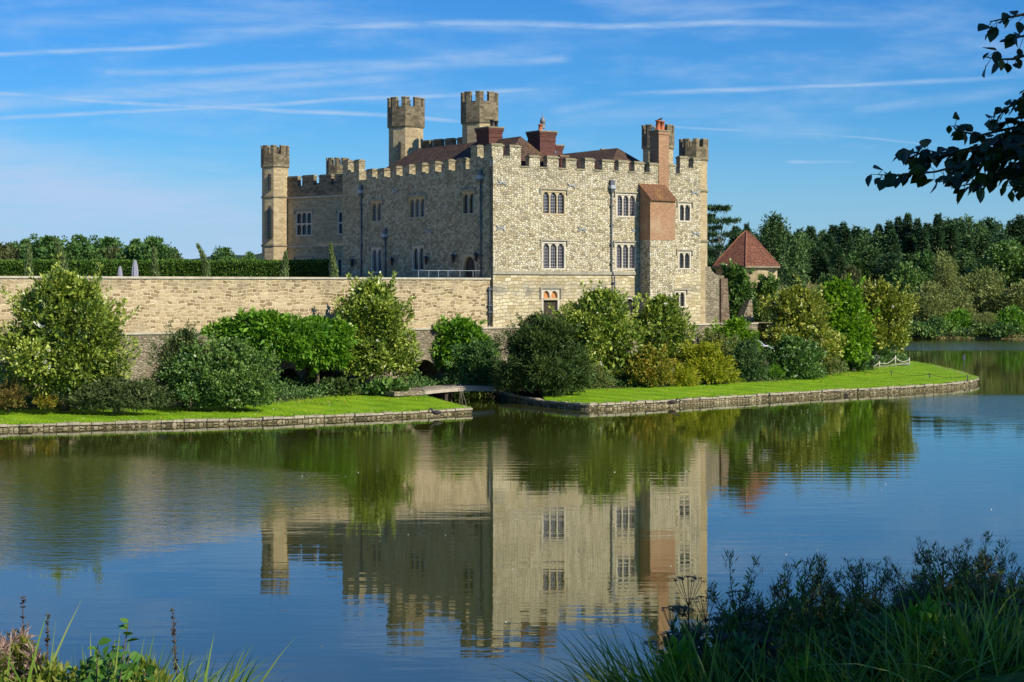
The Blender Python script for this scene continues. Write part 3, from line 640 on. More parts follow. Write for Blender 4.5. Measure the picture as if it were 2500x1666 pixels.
# ------------------------------------------------------------------ the keep in the lake (castle)
castle = thing('castle', (C0.x, C0.y, 0), 'big cream and grey stone castle block with battlements rising behind the garden shrubs', 'castle')
def zmid(fr, px, py): return fr.tz(px, py)[1]
tR, _ = R.tz(*Z2(1662, 900)); tL, _ = Lf.tz(787, 500)
zsR = zmid(R, *Z2(742, 677)); zmR = zmid(R, *Z2(675, 590)); zsL = zmid(Lf, *Z1(1270, 712)); zmL = zmid(Lf, *Z1(1250, 640))
# openings of the sunlit front
RW = [(rect(R, *Z2(447, 832), *Z2(630, 1020)), 3, TRIM_T, GLASS), (rect(R, *Z2(1016, 857), *Z2(1172, 1038)), 3, TRIM_W, GLASS),
      (rect(R, *Z2(449, 1224), *Z2(630, 1440)), 3, TRIM_W, GLASS), (rect(R, *Z2(1010, 1234), *Z2(1172, 1440)), 3, TRIM_W, GLASS),
      (rect(R, *Z2(1495, 930), *Z2(1592, 1074)), 2, TRIM_W, GLASS_D), (rect(R, *Z2(1492, 1298), *Z2(1590, 1438)), 2, TRIM_W, GLASS_D)]
RWb = [(rect(R, *Z3(1265, 470), *Z3(1415, 625)), 1, TRIM_W, GLASS_D), (rect(R, *Z3(1740, 410), *Z3(1845, 565)), 2, TRIM_W, GLASS_D)]
DOOR = rect(R, *Z3(532, 398), *Z3(692, 735))
zb = zmid(R, *Z2(500, 1465)); zbL = 10.0
mb = MB(); wall_sheet(mb, R, 0, tR, zb, zsR, [x[0] for x in RW], th=.62)
mb.build('front_wall', STONE_L, castle)
mb = MB(); wall_sheet(mb, R, 0, tR, LEDGE - .3, zb, [x[0] for x in RWb] + [DOOR], th=.62)
mb.build('lower_wall', STONE_LOW, castle)
tb0, _ = R.tz(*Z2(1185, 1460))
mb = MB(); mb.box(R, -.06, tb0, -.02, .14, zb - .14, zb + .16); mb.build('string_course', BAND, castle)
for r, nl, tr, gl in RW: window(castle, R, r, nl, tr, gl, hoodmat=BAND)
for r, nl, tr, gl in RWb: window(castle, R, r, nl, tr, gl)
# garden door with a two-light window over it
a, b, c, e = DOOR; mb = MB(); zt = R.tz(*Z3(600, 488))[1]
mb.box(R, a, a + .2, -.35, .02, c, e); mb.box(R, b - .2, b, -.35, .02, c, e); mb.box(R, a + .2, b - .2, -.35, .017, e - .16, e); mb.box(R, a + .2, b - .2, -.35, .05, zt - .10, zt + .12, 1)
mid_ = (a + b) / 2; mb.box(R, mid_ - .08, mid_ + .08, -.3, 0, zt + .12, e - .16)
for l0, l1 in ((a + .2, mid_ - .08), (mid_ + .08, b - .2)): arch_spandrels(mb, R, l0, l1, e - .16, (l1 - l0) * .6, -.28, -.01, .2)
dr = mb.build('door', [TRIM_W, TRIM_T], castle)
g = MB(); g.box(R, a + .2, b - .2, -.30, -.22, zt + .12, e - .16); g.build('fanlight', WOOD_O, dr)
g = MB()
for k in range(4): q0 = a + .21 + k * (b - a - .42) / 4; g.box(R, q0, q0 + (b - a - .42) / 4 - .02, -.30, -.22, c, zt - .10)
g.build('door_leaf', WOOD_D, dr)
h = MB(); h.box(R, a - .22, b + .22, 0, .15, e + .06, e + .2); h.box(R, a - .22, a - .08, 0, .13, e - .9, e + .06); h.box(R, b + .08, b + .22, 0, .13, e - .9, e + .06); h.build('hood_mould', BAND, dr)
# shaded side
LW = [(rect(Lf, *Z1(953, 914), *Z1(1042, 1075)), 2, TRIM_T, GLASS_B), (rect(Lf, *Z1(1243, 880), *Z1(1372, 1046)), 3, TRIM_T, GLASS_B), (rect(Lf, *Z1(1650, 840), *Z1(1750, 1018)), 2, TRIM_T, GLASS_D),
      (rect(Lf, *Z1(955, 1268), *Z1(1044, 1464)), 2, TRIM_W, GLASS_B), (rect(Lf, *Z1(1268, 1256), *Z1(1366, 1448)), 2, TRIM_W, GLASS_D)]
DL = rect(Lf, *Z1(1657, 1320), *Z1(1768, 1520)); DL = (DL[0], DL[1], TERR - .02, DL[3])
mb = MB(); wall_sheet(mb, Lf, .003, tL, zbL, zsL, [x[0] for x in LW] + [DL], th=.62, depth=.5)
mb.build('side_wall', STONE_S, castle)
for r, nl, tr, gl in LW: window(castle, Lf, r, nl, tr, gl, arch=.6, inset=.16)
a, b, c, e = DL; mb = MB()
mb.box(Lf, a, a + .26, -.4, .03, c, e); mb.box(Lf, b - .26, b, -.4, .03, c, e); mb.box(Lf, a + .26, b - .26, -.4, .026, e - .22, e)
arch_spandrels(mb, Lf, a + .26, b - .26, e - .22, (b - a - .52) * .5, -.38, .02, .2, 0, 8)
dr = mb.build('door', TRIM_T, castle); g = MB()
for k in range(5): q0 = a + .27 + k * (b - a - .54) / 5; g.box(Lf, q0, q0 + (b - a - .54) / 5 - .015, -.34, -.25, c, e - .22)
g.build('door_leaf', WOOD_D, dr)
# hidden back walls keep the block solid
mb = MB()
Pback = Lf.pt(tL, 0, 0); RB_ = Frame(Lf.pt(tL, 0, 0)[:2], R.u[:2], (-R.n)[:2]); SB = Frame(R.pt(tR, 0, 0)[:2], Lf.u[:2], R.u[:2])
wall_sheet(mb, RB_, .65, tR, LEDGE, zsL, [], th=.5); wall_sheet(mb, SB, .65, tL, LEDGE - .3, zsR, [], th=.5)
mb.face([R.pt(.7, -.7, zsR - .9), R.pt(tR - .6, -.7, zsR - .9), tuple(Vector(R.pt(tR - .6, -.7, zsR - .9)) + Lf.u * (tL - 1.4)), tuple(Vector(R.pt(.7, -.7, zsR - .9)) + Lf.u * (tL - 1.4))])
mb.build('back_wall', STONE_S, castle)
# battlements
par = MB(); par.box(R, .7, tR - .7, -.95, -.63, zsR - .5, zsR - .03)
parapet = par.build('parapet', STONE_L, castle)
crR = [(150, 205, 578), (290, 350, 655), (432, 490, 667), (578, 630, 671), (712, 775, 678), (855, 910, 683), (1000, 1035, 690), (1113, 1160, 703), (1233, 1275, 705), (1475, 1505, 719)]
for i, (xa, xb, yb) in enumerate(crR):
    if i == 0: continue
    ta, _ = R.tz(*Z2(xa - 6, yb)); tb, _ = R.tz(*Z2(xb + 6, yb)); cp_ = MB(); cp_.box(R, ta, tb, -.70, .08, zsR + .004, zsR + .13); cp_.build('coping', CAP, parapet)
for (xa, xb, yt) in ((352, 432, 572), (490, 578, 580), (632, 712, 590), (777, 855, 598), (912, 1000, 607), (1035, 1113, 609), (1160, 1233, 617), (1276, 1343, 628), (1425, 1474, 640)):
    ta, zt = R.tz(*Z2(xa, yt)); tb, _ = R.tz(*Z2(xb, yt)); merlon(parapet, R, ta, tb, zsR, R.tz(*Z2((xa + xb) / 2, yt))[1] - .1, mat=STONE_L)
# taller stepped end bays
def pier(xa, xb, yt, fr=R, Zf=Z2, mat=STONE_L, th=.62, zs=None, d=0.0):
    ta, _ = fr.tz(*Zf(xa, yt)); tb, _ = fr.tz(*Zf(xb, yt)); zt = fr.tz(*Zf((xa + xb) / 2, yt))[1]
    merlon(parapet, fr, min(ta, tb), max(ta, tb), zs or (zsR if fr is R else zsL), zt - .12, th, mat, d)
t1_, _ = R.tz(*Z2(288, 600)); zst = R.tz(*Z2(178, 578))[1]
mb = MB(); mb.box(R, .001, t1_, -.62, -.001, zsR + .002, zst); mb.build('corner_step', STONE_L, parapet)
pier(68, 150, 486, zs=zst); pier(205, 288, 492, zs=zst)
tA, _ = R.tz(*Z2(150, 578)); tB, _ = R.tz(*Z2(205, 578))
mb = MB(); mb.box(R, tA, tB, -.68, .07, zst + .003, zst + .12); mb.build('coping', CAP, parapet)
t2_, _ = R.tz(*Z2(1506, 600)); zse = R.tz(*Z2(1590, 660))[1]
mb = MB(); mb.box(R, t2_, tR, -.62, -.001, zsR + .002, zse); mb.build('corner_step', STONE_L, parapet)
pier(1508, 1572, 578, zs=zse); pier(1612, 1660, 590, zs=zse)
# side battlements: stepped block by the corner, even run, taller far end
tc, _ = Lf.tz(*Z1(1712, 600)); zstL = Lf.tz(*Z1(1815, 575))[1]
mb = MB(); mb.box(Lf, .62, tc, -.62, -.001, zsL + .002, zst - .02); mb.build('corner_step', STONE_S, parapet)
def lmer(xa, xb, yt, zs, mat=STONE_S): # front face between xa and xb
    ta, _ = Lf.tz(*Z1(xa, yt)); tb, _ = Lf.tz(*Z1(xb, yt)); zt = Lf.tz(*Z1((xa + xb) / 2, yt))[1]
    merlon(parapet, Lf, tb, ta, zs, zt - .12, .75, mat)
lmer(1722, 1772, 497, zst - .02); lmer(1830, 1884, 486, zst - .02)
for xa, yt in ((920, 674), (1010, 668), (1106, 654), (1200, 644), (1300, 634), (1400, 618), (1505, 603), (1613, 594)): lmer(xa, xa + 50, yt, zsL)
te, _ = Lf.tz(*Z1(868, 700)); zte = Lf.tz(*Z1(820, 690))[1]
mb = MB(); mb.box(Lf, te, tL, -.9, -.001, zsL + .002, zte); mb.build('corner_step', STONE_S, parapet)
lmer(741, 784, 612, zte); lmer(826, 868, 603, zte)
# return of the taller far end, seen over the side battlements
for k, zt in enumerate((24.0, 24.1, 23.6)):
    fr = RB_; merlon(parapet, Frame(RB_.P[:2], R.u[:2], R.n[:2]), 1.6 + k * 1.9, 2.5 + k * 1.9, zsL, 23.1 - .5 * k, .6, STONE_L)
# chimney breast on the front
tb0_, _ = R.tz(*Z2(1240, 900)); DB = 1.75
ta, zfr = R.tz(*Z2(1278, 897), d=DB); tb, _ = R.tz(*Z2(1470, 897), d=DB); zbr = R.tz(*Z2(1370, 1212), d=DB)[1]; zwl = R.tz(*Z2(1300, 795))[1]
mb = MB(); mb.box(R, ta, tb, -.02, DB - .02, LEDGE - .3, zbr, 0, False); br = mb.build('chimney_breast', STONE_L, castle)
mb = MB(); mb.prism(Frame(R.pt(ta, 0, 0)[:2], R.n[:2], (-R.u)[:2]), [(-.02, zbr + .002), (DB, zbr + .002), (DB, zfr), (-.02, zwl)], -(tb - ta), 0); mb.build('brick_stage', BRICK_O, br)
mb = MB(); sl = (zwl - zfr) / DB
mb.prism(Frame(R.pt(ta, 0, 0)[:2], R.n[:2], (-R.u)[:2]), [(-.02, zwl + .03), (DB + .22, zfr + .03 - sl * .22), (DB + .22, zfr + .16 - sl * .22), (-.02, zwl + .17)], -(tb - ta) - .1, .1); mb.build('lean_to_roof', TILE_O, br)
t0_, _ = R.tz(*Z2(1344, 600), d=.06); t1s, _ = R.tz(*Z2(1421, 600), d=.06); ztp = R.tz(*Z2(1380, 372), d=.06)[1]
chimney(castle, R, t0_, t1s, -1.35, .06, zwl - .6, ztp, BRICK_O, [(t0_ + .38, -.5, 1.05, .26, POT), (t1s - .30, -.62, 1.0, .25, POT)], False)
# roofs: two ranges with ridges running back from the front
def ridge_roof(name, pts_eave, ridge, mat):
    mb = MB(); (a, b, c, d), (r0, r1) = pts_eave, ridge          # a,b front eave; c,d back eave
    mb.face([a, b, r0]); mb.face([b, c, r1, r0]); mb.face([c, d, r1]); mb.face([d, a, r0, r1]); mb.face([d, c, b, a]); return mb.build(name, mat, castle)
def cs(t, s, z): p = R.P + R.u * t + Lf.u * s; return Vector((p.x, p.y, z))     # t along the front, s back
def s_for(px, py, z_t):
    return 0
# left range: ridge t = 5.6
zR1 = 24.6
ridge_roof('roof', [cs(.7, .7, zsR - .7), cs(9.6, .7, zsR - .7), cs(9.6, tL - .7, zsR - .7), cs(.7, tL - .7, zsR - .7)], [cs(4.6, 2.0, zR1), cs(4.6, 21.0, zR1)], TILE_B)
# right range: hipped
ridge_roof('roof', [cs(14.0, .7, zsR - .7), cs(23.2, .7, zsR - .7), cs(23.2, tL - .7, zsR - .7), cs(14.0, tL - .7, zsR - .7)], [cs(18.6, 4.6, 24.3), cs(18.6, 23.0, 24.3)], TILE_B)
# brick stacks on the left range, placed on rays through their corners
def stack(xc, xl, xr, ytop, Y, Zf, zbase, mat, pots):
    P = at(*Zf(xc, ytop), Y); fr = Frame((P.x, P.y), R.u[:2], R.n[:2]); ppm = F / Y * 3.333
    wr = (xr - xc) / ppm / (R.u.x - .0) ; wl = (xc - xl) / ppm / .56
    return chimney(castle, fr, .14, wr - .14, -wl + .14, -.14, zbase, P.z, mat, pots)
stack(1860, 1752, 1978, 340, 166.5, Z1, zsR - .5, BRICK_D, [(1.0, -.9, .75, .2, BLACK), (1.7, -1.2, .7, .2, BLACK)])
c2 = stack(432, 330, 570, 370, 171.0, Z2, zsR - 1, BRICK_D, [(.8, -1.0, .7, .22, POT)])
P = at(*Z2(455, 360), 172.5); mb = MB(); mb.lathe(P, [(.26, 0), (.28, .1), (.24, .2), (.24, .6), (.31, .65), (.27, .9), (.14, 1.1), (.04, 1.2), (.02, 1.7)], 10); mb.build('cowl', plain('dull_lead', (.20, .21, .22), .25, 4, .6, .4), c2)
stack(555, 545, 622, 480, 180.0, Z2, zsR - 1, BRICK_D, [])
stack(590, 575, 655, 562, 177.0, Z2, zsR - 1, BRICK_D, [])
stack(905, 898, 980, 512, 186.0, Z2, zsR - 1, ASHLAR_D, [])
# stair turrets at the right end
def tower_at(parent, xl, xr, Y, Zf, ytop, ycr, yband, zbot, mats, low=None, bands=(), rl=None, rot=0.0, name='turret', gap=.36, zoom=3.333):
    xm = (xl + xr) / 2; px, _ = Zf(xm, 0); r = (xr - xl) / 2 / zoom / F * Y / .97
    P = at(px, 600, Y); Zy = lambda y: at(*Zf(xm, y), Y).z
    rl_ = rl if rl else r * .92
    segs = [(zbot, Zy(yband), rl_, 0), (Zy(yband) + .1, Zy(ycr), r, 1)]
    return turret(parent, P.x, P.y, segs, [(Zy(yband) - .05, rl_)] + [(Zy(y), rl_ - .04) for y in bands], Zy(ytop), Zy(ycr), mats, name, rot, 8, gap)
tower_at(castle, 1216, 1460, 192.0, Z2, 335, 400, 515, zsR - 3, [ASHLAR, ASHLAR_D], rot=.0)
tower_at(castle, 1500, 1722, 176.6, Z2, 442, 505, 605, 4.0, [ASHLAR, ASHLAR_D], bands=(852, 1235), rot=.1)
# pipes, anchors, lamps
t, z = R.tz(*Z2(978, 800)); downpipe(castle, R, t, z - .4, 7.3, LEAD, True, zb)
for x, y0, y1 in ((891, 850, 1495), (1806, 740, 1495)):
    t, z = Lf.tz(*Z1(x, y0)); downpipe(castle, Lf, t, z - .2, TERR, LEAD)
t, z = Lf.tz(*Z1(1075, 1200)); downpipe(castle, Lf, t, z, TERR, LEAD)
for x, y in ((140, 775), (130, 1120), (672, 795), (752, 1132), (1160, 1140), (1617, 850), (1625, 1163)): anchor(castle, R, *R.tz(*Z2(x, y)))
for x, y in ((1150, 840), (1410, 1150)): anchor(castle, Lf, *Lf.tz(*Z1(x, y)), s=.7)
for x, y in ((835, 1380), (1137, 1370), (1400, 1360), (1607, 1345), (1783, 1335)): lantern(castle, Lf, *Lf.tz(*Z1(x, y)))

# ------------------------------------------------------------------ rear castle
rear = thing('rear_castle', at(640, 640, 210) * Vector((1, 1, 0)) if False else Vector((-28, 214, 10)), 'tan ashlar castle wing with tall octagonal towers standing behind the nearer castle block', 'castle')
Wp = at(*Z1(308, 900), 214.0); Wf = Frame((Wp.x, Wp.y), (.80, -.60), (-.60, -.80))
tW, _ = Wf.tz(815, 560); zstr = Wf.tz(*Z1(500, 884))[1]; zcr = Wf.tz(*Z1(500, 793))[1]; zmt = Wf.tz(*Z1(500, 722))[1]; zs2 = Wf.tz(*Z1(450, 1262))[1]
W1 = rect(Wf, *Z1(381, 992), *Z1(507, 1180)); W2 = rect(Wf, *Z1(702, 985), *Z1(775, 1170)); W3 = rect(Wf, *Z1(381, 1348), *Z1(507, 1440)); W4 = rect(Wf, *Z1(697, 1346), *Z1(770, 1500))
mb = MB(); wall_sheet(mb, Wf, -.6, tW, 9.5, zstr, [W1, W2, W3, W4], th=.6); mb.build('wing_wall', ASHLAR, rear)
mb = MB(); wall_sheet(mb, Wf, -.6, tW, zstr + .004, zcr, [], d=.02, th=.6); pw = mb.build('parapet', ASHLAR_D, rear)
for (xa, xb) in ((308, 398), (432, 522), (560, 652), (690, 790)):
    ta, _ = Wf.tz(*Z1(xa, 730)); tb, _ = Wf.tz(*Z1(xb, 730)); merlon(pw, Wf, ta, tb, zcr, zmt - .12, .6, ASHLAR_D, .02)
for zz, dd in ((zstr, .22), (zs2, .18)): mb = MB(); mb.box(Wf, -.5, tW, 0, dd, zz - .1, zz + .11); mb.build('string_course', CAP_L, rear)
for r, nl in ((W1, 3), (W2, 2), (W3, 3), (W4, 2)): window(rear, Wf, r, nl, TRIM_W, GLASS_D, transom=r is W1 or r is W2, arch=.5, inset=.14)
mb = MB(); mb.face([Wf.pt(-2, -.6, zcr - .3), Wf.pt(tW, -.6, zcr - .3), Wf.pt(tW, -12, zcr + 1.6), Wf.pt(-2, -12, zcr + 1.6)]); mb.face([Wf.pt(tW, -12, 9), Wf.pt(-2, -12, 9), Wf.pt(-2, -12, zcr + 1.6), Wf.pt(tW, -12, zcr + 1.6)]); mb.build('roof', TILE_B, rear)
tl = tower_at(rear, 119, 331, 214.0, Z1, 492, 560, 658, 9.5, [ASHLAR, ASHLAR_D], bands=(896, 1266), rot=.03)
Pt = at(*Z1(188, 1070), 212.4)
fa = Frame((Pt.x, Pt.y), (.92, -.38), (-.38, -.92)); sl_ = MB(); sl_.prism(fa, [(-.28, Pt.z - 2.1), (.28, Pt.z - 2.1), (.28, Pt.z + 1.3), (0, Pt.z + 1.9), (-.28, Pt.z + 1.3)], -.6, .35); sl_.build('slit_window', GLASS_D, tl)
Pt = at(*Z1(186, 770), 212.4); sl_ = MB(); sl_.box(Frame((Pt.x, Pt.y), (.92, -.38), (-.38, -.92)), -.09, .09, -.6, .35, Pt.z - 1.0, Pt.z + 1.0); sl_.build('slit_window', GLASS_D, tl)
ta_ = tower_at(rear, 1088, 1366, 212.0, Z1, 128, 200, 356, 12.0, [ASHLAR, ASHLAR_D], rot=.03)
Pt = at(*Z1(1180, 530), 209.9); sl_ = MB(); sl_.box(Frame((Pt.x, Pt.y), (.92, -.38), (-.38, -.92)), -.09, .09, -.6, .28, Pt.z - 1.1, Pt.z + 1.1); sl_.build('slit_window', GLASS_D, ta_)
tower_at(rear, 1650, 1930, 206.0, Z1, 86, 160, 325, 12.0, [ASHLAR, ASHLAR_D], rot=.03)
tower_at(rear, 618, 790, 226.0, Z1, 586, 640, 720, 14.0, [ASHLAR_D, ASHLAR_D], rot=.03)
pa, pb = at(*Z1(1335, 500), 213), at(*Z1(1690, 500), 207.5); bf = Frame((pa.x, pa.y), (pb.x - pa.x, pb.y - pa.y), (pb.y - pa.y, -(pb.x - pa.x)))
zlo, zhi = at(*Z1(1500, 488), 210).z, at(*Z1(1500, 440), 210).z; Lb = (pb - pa).length
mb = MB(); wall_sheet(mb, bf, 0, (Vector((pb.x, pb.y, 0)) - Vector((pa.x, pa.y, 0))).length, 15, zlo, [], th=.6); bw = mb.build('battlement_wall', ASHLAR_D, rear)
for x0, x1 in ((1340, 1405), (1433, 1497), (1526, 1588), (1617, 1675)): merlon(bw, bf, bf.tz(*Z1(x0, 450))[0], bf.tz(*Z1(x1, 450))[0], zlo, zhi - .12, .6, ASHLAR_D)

# ------------------------------------------------------------------ garden walls
tw = thing('terrace_wall', R.pt(-30, -.4, 0), 'long coursed tan stone terrace wall with a thin flat coping left of the castle', 'wall')
mb = MB(); wall_sheet(mb, R, -72, -.03, LEDGE, 10.72, [], d=-.35, th=.6); mb.build('wall_face', WALL_ST, tw)
mb = MB(); mb.box(R, -72, -.03, -1.05, -.24, 10.722, 10.90); mb.build('coping', CAP_L, tw)
t, z = R.tz(*Z5(2113, 215), d=-.35); z2 = R.tz(*Z5(2113, 552), d=-.35)[1]
mb = MB(); mb.tube([R.pt(t, -.2, z), R.pt(t, -.24, z2)], .10, 8)
for zz in (z - .3, (z + z2) / 2, z2 + 1.2): mb.box(R, t - .2, t + .2, -.35, -.04, zz, zz + .12)
mb.build('drainpipe', LEAD, tw)
rv = thing('revetment_wall', R.pt(-10, .3, 0), 'rough lower stone wall with arches standing in the garden under a pale ledge', 'wall')
def arch_r(x0, ytop, x1, ybot):
    t0, _ = R.tz(x0, ytop, .3); t1, _ = R.tz(x1, ytop, .3); zt = R.tz((x0 + x1) / 2, ytop, .3)[1]; return (t0, t1, -.6, zt)
A1, A2 = arch_r(634, 846, 694, 915), arch_r(933, 826, 1016, 888)
mb = MB(); wall_sheet(mb, R, -72, 33.5, -1.0, LEDGE - .12, [A1, A2], d=.3, depth=3.5, th=None)
for a in (A1, A2):
    arch_spandrels(mb, R, a[0], a[1], a[3] - .003, (a[1] - a[0]) * .62, -2.5, .297, .3, 0, 8)
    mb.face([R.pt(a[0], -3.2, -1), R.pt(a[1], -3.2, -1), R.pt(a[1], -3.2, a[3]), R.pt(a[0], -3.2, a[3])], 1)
mb.face([R.pt(33.5, .3, -1), R.pt(33.5, -6, -1), R.pt(33.5, -6, LEDGE - .12), R.pt(33.5, .3, LEDGE - .12)])
mb.build('wall_face', [REVET, DARKIN], rv)
mb = MB(); mb.box(R, -72, 33.5, -.5, .40, LEDGE - .118, LEDGE + .04); mb.build('coping', CAP_L, rv)
# scrolled wall and buttress right of the castle
BUTT = rubble('brown_buttress_stone', [(.12, .075, .05), (.18, .12, .08), (.26, .20, .14)], (.2, .16, .11), 2.6)
sw = thing('scrolled_wall', R.pt(27, -.6, LEDGE), 'grey stone wall with a curved scrolled top against the right end of the castle', 'wall')
def sp(x, y): return R.tz(*Z6(x, y), d=-.5)
poly = [sp(60, 900), sp(222, 900), sp(225, 575), sp(252, 572), sp(252, 556), sp(205, 552), sp(185, 540), sp(168, 520), sp(156, 492), sp(60, 490)]
mb = MB(); mb.prism(R, poly, -1.3, -.5); mb.build('wall_face', REVET, sw)
p0, p1 = sp(222, 600), sp(285, 885)
mb = MB(); mb.prism(Frame(R.P[:2], R.u[:2], R.n[:2]), [(p0[0], LEDGE - .2), (p1[0], LEDGE - .2), (p0[0] + .9, sp(222, 575)[1]), (p0[0], sp(222, 575)[1])], -1.6, -.3); mb.build('buttress', BUTT, sw)
bt = thing('buttress', R.pt(33, -2, LEDGE), 'small tapering brown buttress standing between the ivy and the wall ledge', 'buttress')
q = [R.tz(*Z6(x, y), d=-2) for x, y in ((372, 885), (458, 885), (448, 725), (432, 722))]
mb = MB(); mb.prism(R, q, -3.0, -2.0); mb.build('wall_face', REVET, bt)

# round tower with tiled cone
rt = thing('round_tower', at(1713, 690, 207) * 1, 'round stone tower with a red tiled conical roof right of the castle', 'tower')
Yt = 207.0; P = at(1715, 600, Yt); ez = at(1715, 612.5, Yt).z; az = at(1715, 531, Yt).z
mb = MB(); mb.lathe((P.x, P.y, 0), [(3.75, 3), (3.75, ez - .25)], 24, 0, False); mb.build('wall', ASHLAR, rt)
HR = (-pi / 2 - radians(9)) / (2 * pi / 6)
prof = [(4.35, 0), (3.4, 1.0), (2.2, 2.25), (1.0, 3.55), (.06, az - ez)]
rings = [octa(P.x, P.y, r * 1.07, 6, HR) for r, z in prof]; mb = MB()
for (r0, z0), (r1, z1), A_, B_ in zip(prof, prof[1:], rings, rings[1:]): mb.column(A_, ez + z0, ez + z1, 0, B_, caps=False)
mb.column(octa(P.x, P.y, 4.37 * 1.07, 6, HR), ez - .22, ez - .002, 1); mb.build('roof', [TILE_R, CAP], rt)
mb = MB()
for k in range(6): mb.tube([(rings[i][k][0], rings[i][k][1], ez + prof[i][1] + .02) for i in range(5)], .07, 5)
mb.build('hip_tiles', plain('hip_tile', (.30, .12, .07), .3, 3), rt)

# footbridge
fb = thing('footbridge', at(1040, 893, 148), 'flat stone and timber footbridge crossing the shaded creek by the arch', 'footbridge')
pa, pb = onz(974, 896.5, 1.2), onz(1137, 888, 1.25); ff = Frame((pa.x, pa.y), (pb.x - pa.x, pb.y - pa.y), (pb.y - pa.y, -(pb.x - pa.x))); Lg = (pb - pa).length
mb = MB()
k = 0.0
while k < Lg: mb.box(ff, k, min(Lg, k + .28), -2.6, .06, 1.14 + .15 * sin(pi * k / Lg), 1.21 + .15 * sin(pi * k / Lg)); k += .30
mb.build('deck', PLANK, fb)
mb = MB()
for i in range(8): mb.prism(ff, [(Lg * i / 8, .80 + .15 * sin(pi * i / 8)), (Lg * (i + 1) / 8, .80 + .15 * sin(pi * (i + 1) / 8)), (Lg * (i + 1) / 8, 1.137 + .15 * sin(pi * (i + 1) / 8)), (Lg * i / 8, 1.137 + .15 * sin(pi * i / 8))], -.25, 0)
mb.build('beam', plain('bridge_beam', (.42, .36, .29), .25, 3), fb)
mb = MB(); mb.box(ff, -1.6, -.02, -2.8, .2, -.6, .78); mb.box(ff, -3.2, -.02, -2.9, .3, .785, 1.16); mb.build('abutment', REVET, fb)
mb = MB(); mb.box(ff, Lg * .32, Lg * .32 + .3, -2.2, -.3, -1.0, .9); mb.build('pier', WOOD_D, fb)
# stake with props at the creek mouth
st = MB(); p = onz(1058, 932, .3)
for dx in (-.12, .3, .8): st.tube([(p.x + dx, p.y + .1 * dx, -.8), (p.x, p.y, 2.0)], .022, 5)
tag(st.build('mooring_stake', BARK_P), 'thin pale pole tripod standing in the dark creek mouth', 'stake')

# terrace furniture
rl = thing('handrail', R.pt(-5, -3, TERR), 'thin grey metal handrail on the terrace by the castle side door', 'railing')
rp = [at(px, 637, Y) for px, Y in ((961.5, 158.2), (985.4, 158.6), (1007.5, 159), (1029.5, 159.4), (1057, 160), (1087, 160.6), (1114, 161.2))]
mb = MB(); mb.tube([(p.x, p.y, TERR + 1.22) for p in rp], .022, 6)
mb.build('top_rail', STEEL, rl)
for p in rp:
    mb = MB(); mb.tube([(p.x, p.y, TERR), (p.x, p.y, TERR + 1.22)], .018, 6); mb.build('post', STEEL, rl)
for x0, x1, y0, Y, lab in ((900, 937, 220, 150, 'short closed grey parasol cover on the terrace'), (1008, 1058, 172, 150, 'tall closed grey parasol cover on the terrace')):
    px, py = Z4((x0 + x1) / 2, y0); P = at(px, py, Y); r = (x1 - x0) / 3.332 / F * Y / 2; h = P.z - TERR
    t = thing('closed_parasol', (P.x, P.y, TERR), lab, 'parasol')
    mb = MB(); n = 16; rings = []
    for f, rr in ((0.0, .80), (.15, 1.0), (.4, .98), (.65, .82), (.85, .58), (.95, .42), (1.0, .16)):
        rings.append([(P.x + r * rr * (1 + .10 * cos(k * pi)) * cos(2 * pi * k / n), P.y + r * rr * (1 + .10 * cos(k * pi)) * sin(2 * pi * k / n)) for k in range(n)])
    zz = [.25 + (h - .25) * f for f in (0, .15, .4, .65, .85, .95, 1.0)]
    for i in range(6): mb.column(rings[i], TERR + zz[i], TERR + zz[i + 1], 0, rings[i + 1], caps=i == 5)
    mb.build('cover', CLOTH, t); mb = MB(); mb.tube([(P.x, P.y, TERR), (P.x, P.y, TERR + .5)], .06, 6); mb.box(Frame((P.x, P.y), (1, 0), (0, -1)), -.35, .35, -.35, .35, TERR, TERR + .08); mb.build('base', STEEL, t)

# ------------------------------------------------------------------ leaves
def leaf_object(name, P, D, L, W, mat, rng, parent=None, tint=None, bend=0.25, org=None, mids=None):
    """one mesh of many small leaves; P positions, D axes"""
    n = len(P); Lr = (L * rng.uniform(.65, 1.25, n))[:, None]; Wr = (W * rng.uniform(.7, 1.2, n))[:, None]
    D = D / np.maximum(1e-6, np.linalg.norm(D, axis=1))[:, None]
    r = rng.normal(size=(n, 3)); Sd = np.cross(D, r); Sd /= np.maximum(1e-6, np.linalg.norm(Sd, axis=1))[:, None]; Nn = np.cross(Sd, D)
    b = rng.uniform(-bend, bend, n)[:, None]
    v = np.stack([P, P + D * Lr * .5 + Sd * Wr + Nn * Lr * b * .4, P + D * Lr - Nn * Lr * b, P + D * Lr * .5 - Sd * Wr + Nn * Lr * b * .4], 1).reshape(-1, 3)
    if org is None: org = ORG.get(parent.name, Vector()) if parent else Vector()
    v = v - np.array(org)
    me = bpy.data.meshes.new(name); me.vertices.add(4 * n); me.vertices.foreach_set('co', v.ravel())
    me.loops.add(4 * n); me.loops.foreach_set('vertex_index', np.arange(4 * n, dtype=np.int32)); me.polygons.add(n)
    me.polygons.foreach_set('loop_start', np.arange(0, 4 * n, 4, dtype=np.int32)); me.polygons.foreach_set('loop_total', np.full(n, 4, np.int32))
    at_ = me.attributes.new('tint', 'FLOAT', 'FACE'); at_.data.foreach_set('value', rng.uniform(0, 1, n) if tint is None else np.clip(tint, 0, 1))
    me.materials.append(mat); me.update(calc_edges=True); me.validate()
    o = bpy.data.objects.new(name, me); COL.objects.link(o)
    if parent: o.parent = parent; ORG[o.name] = Vector(org)
    return o
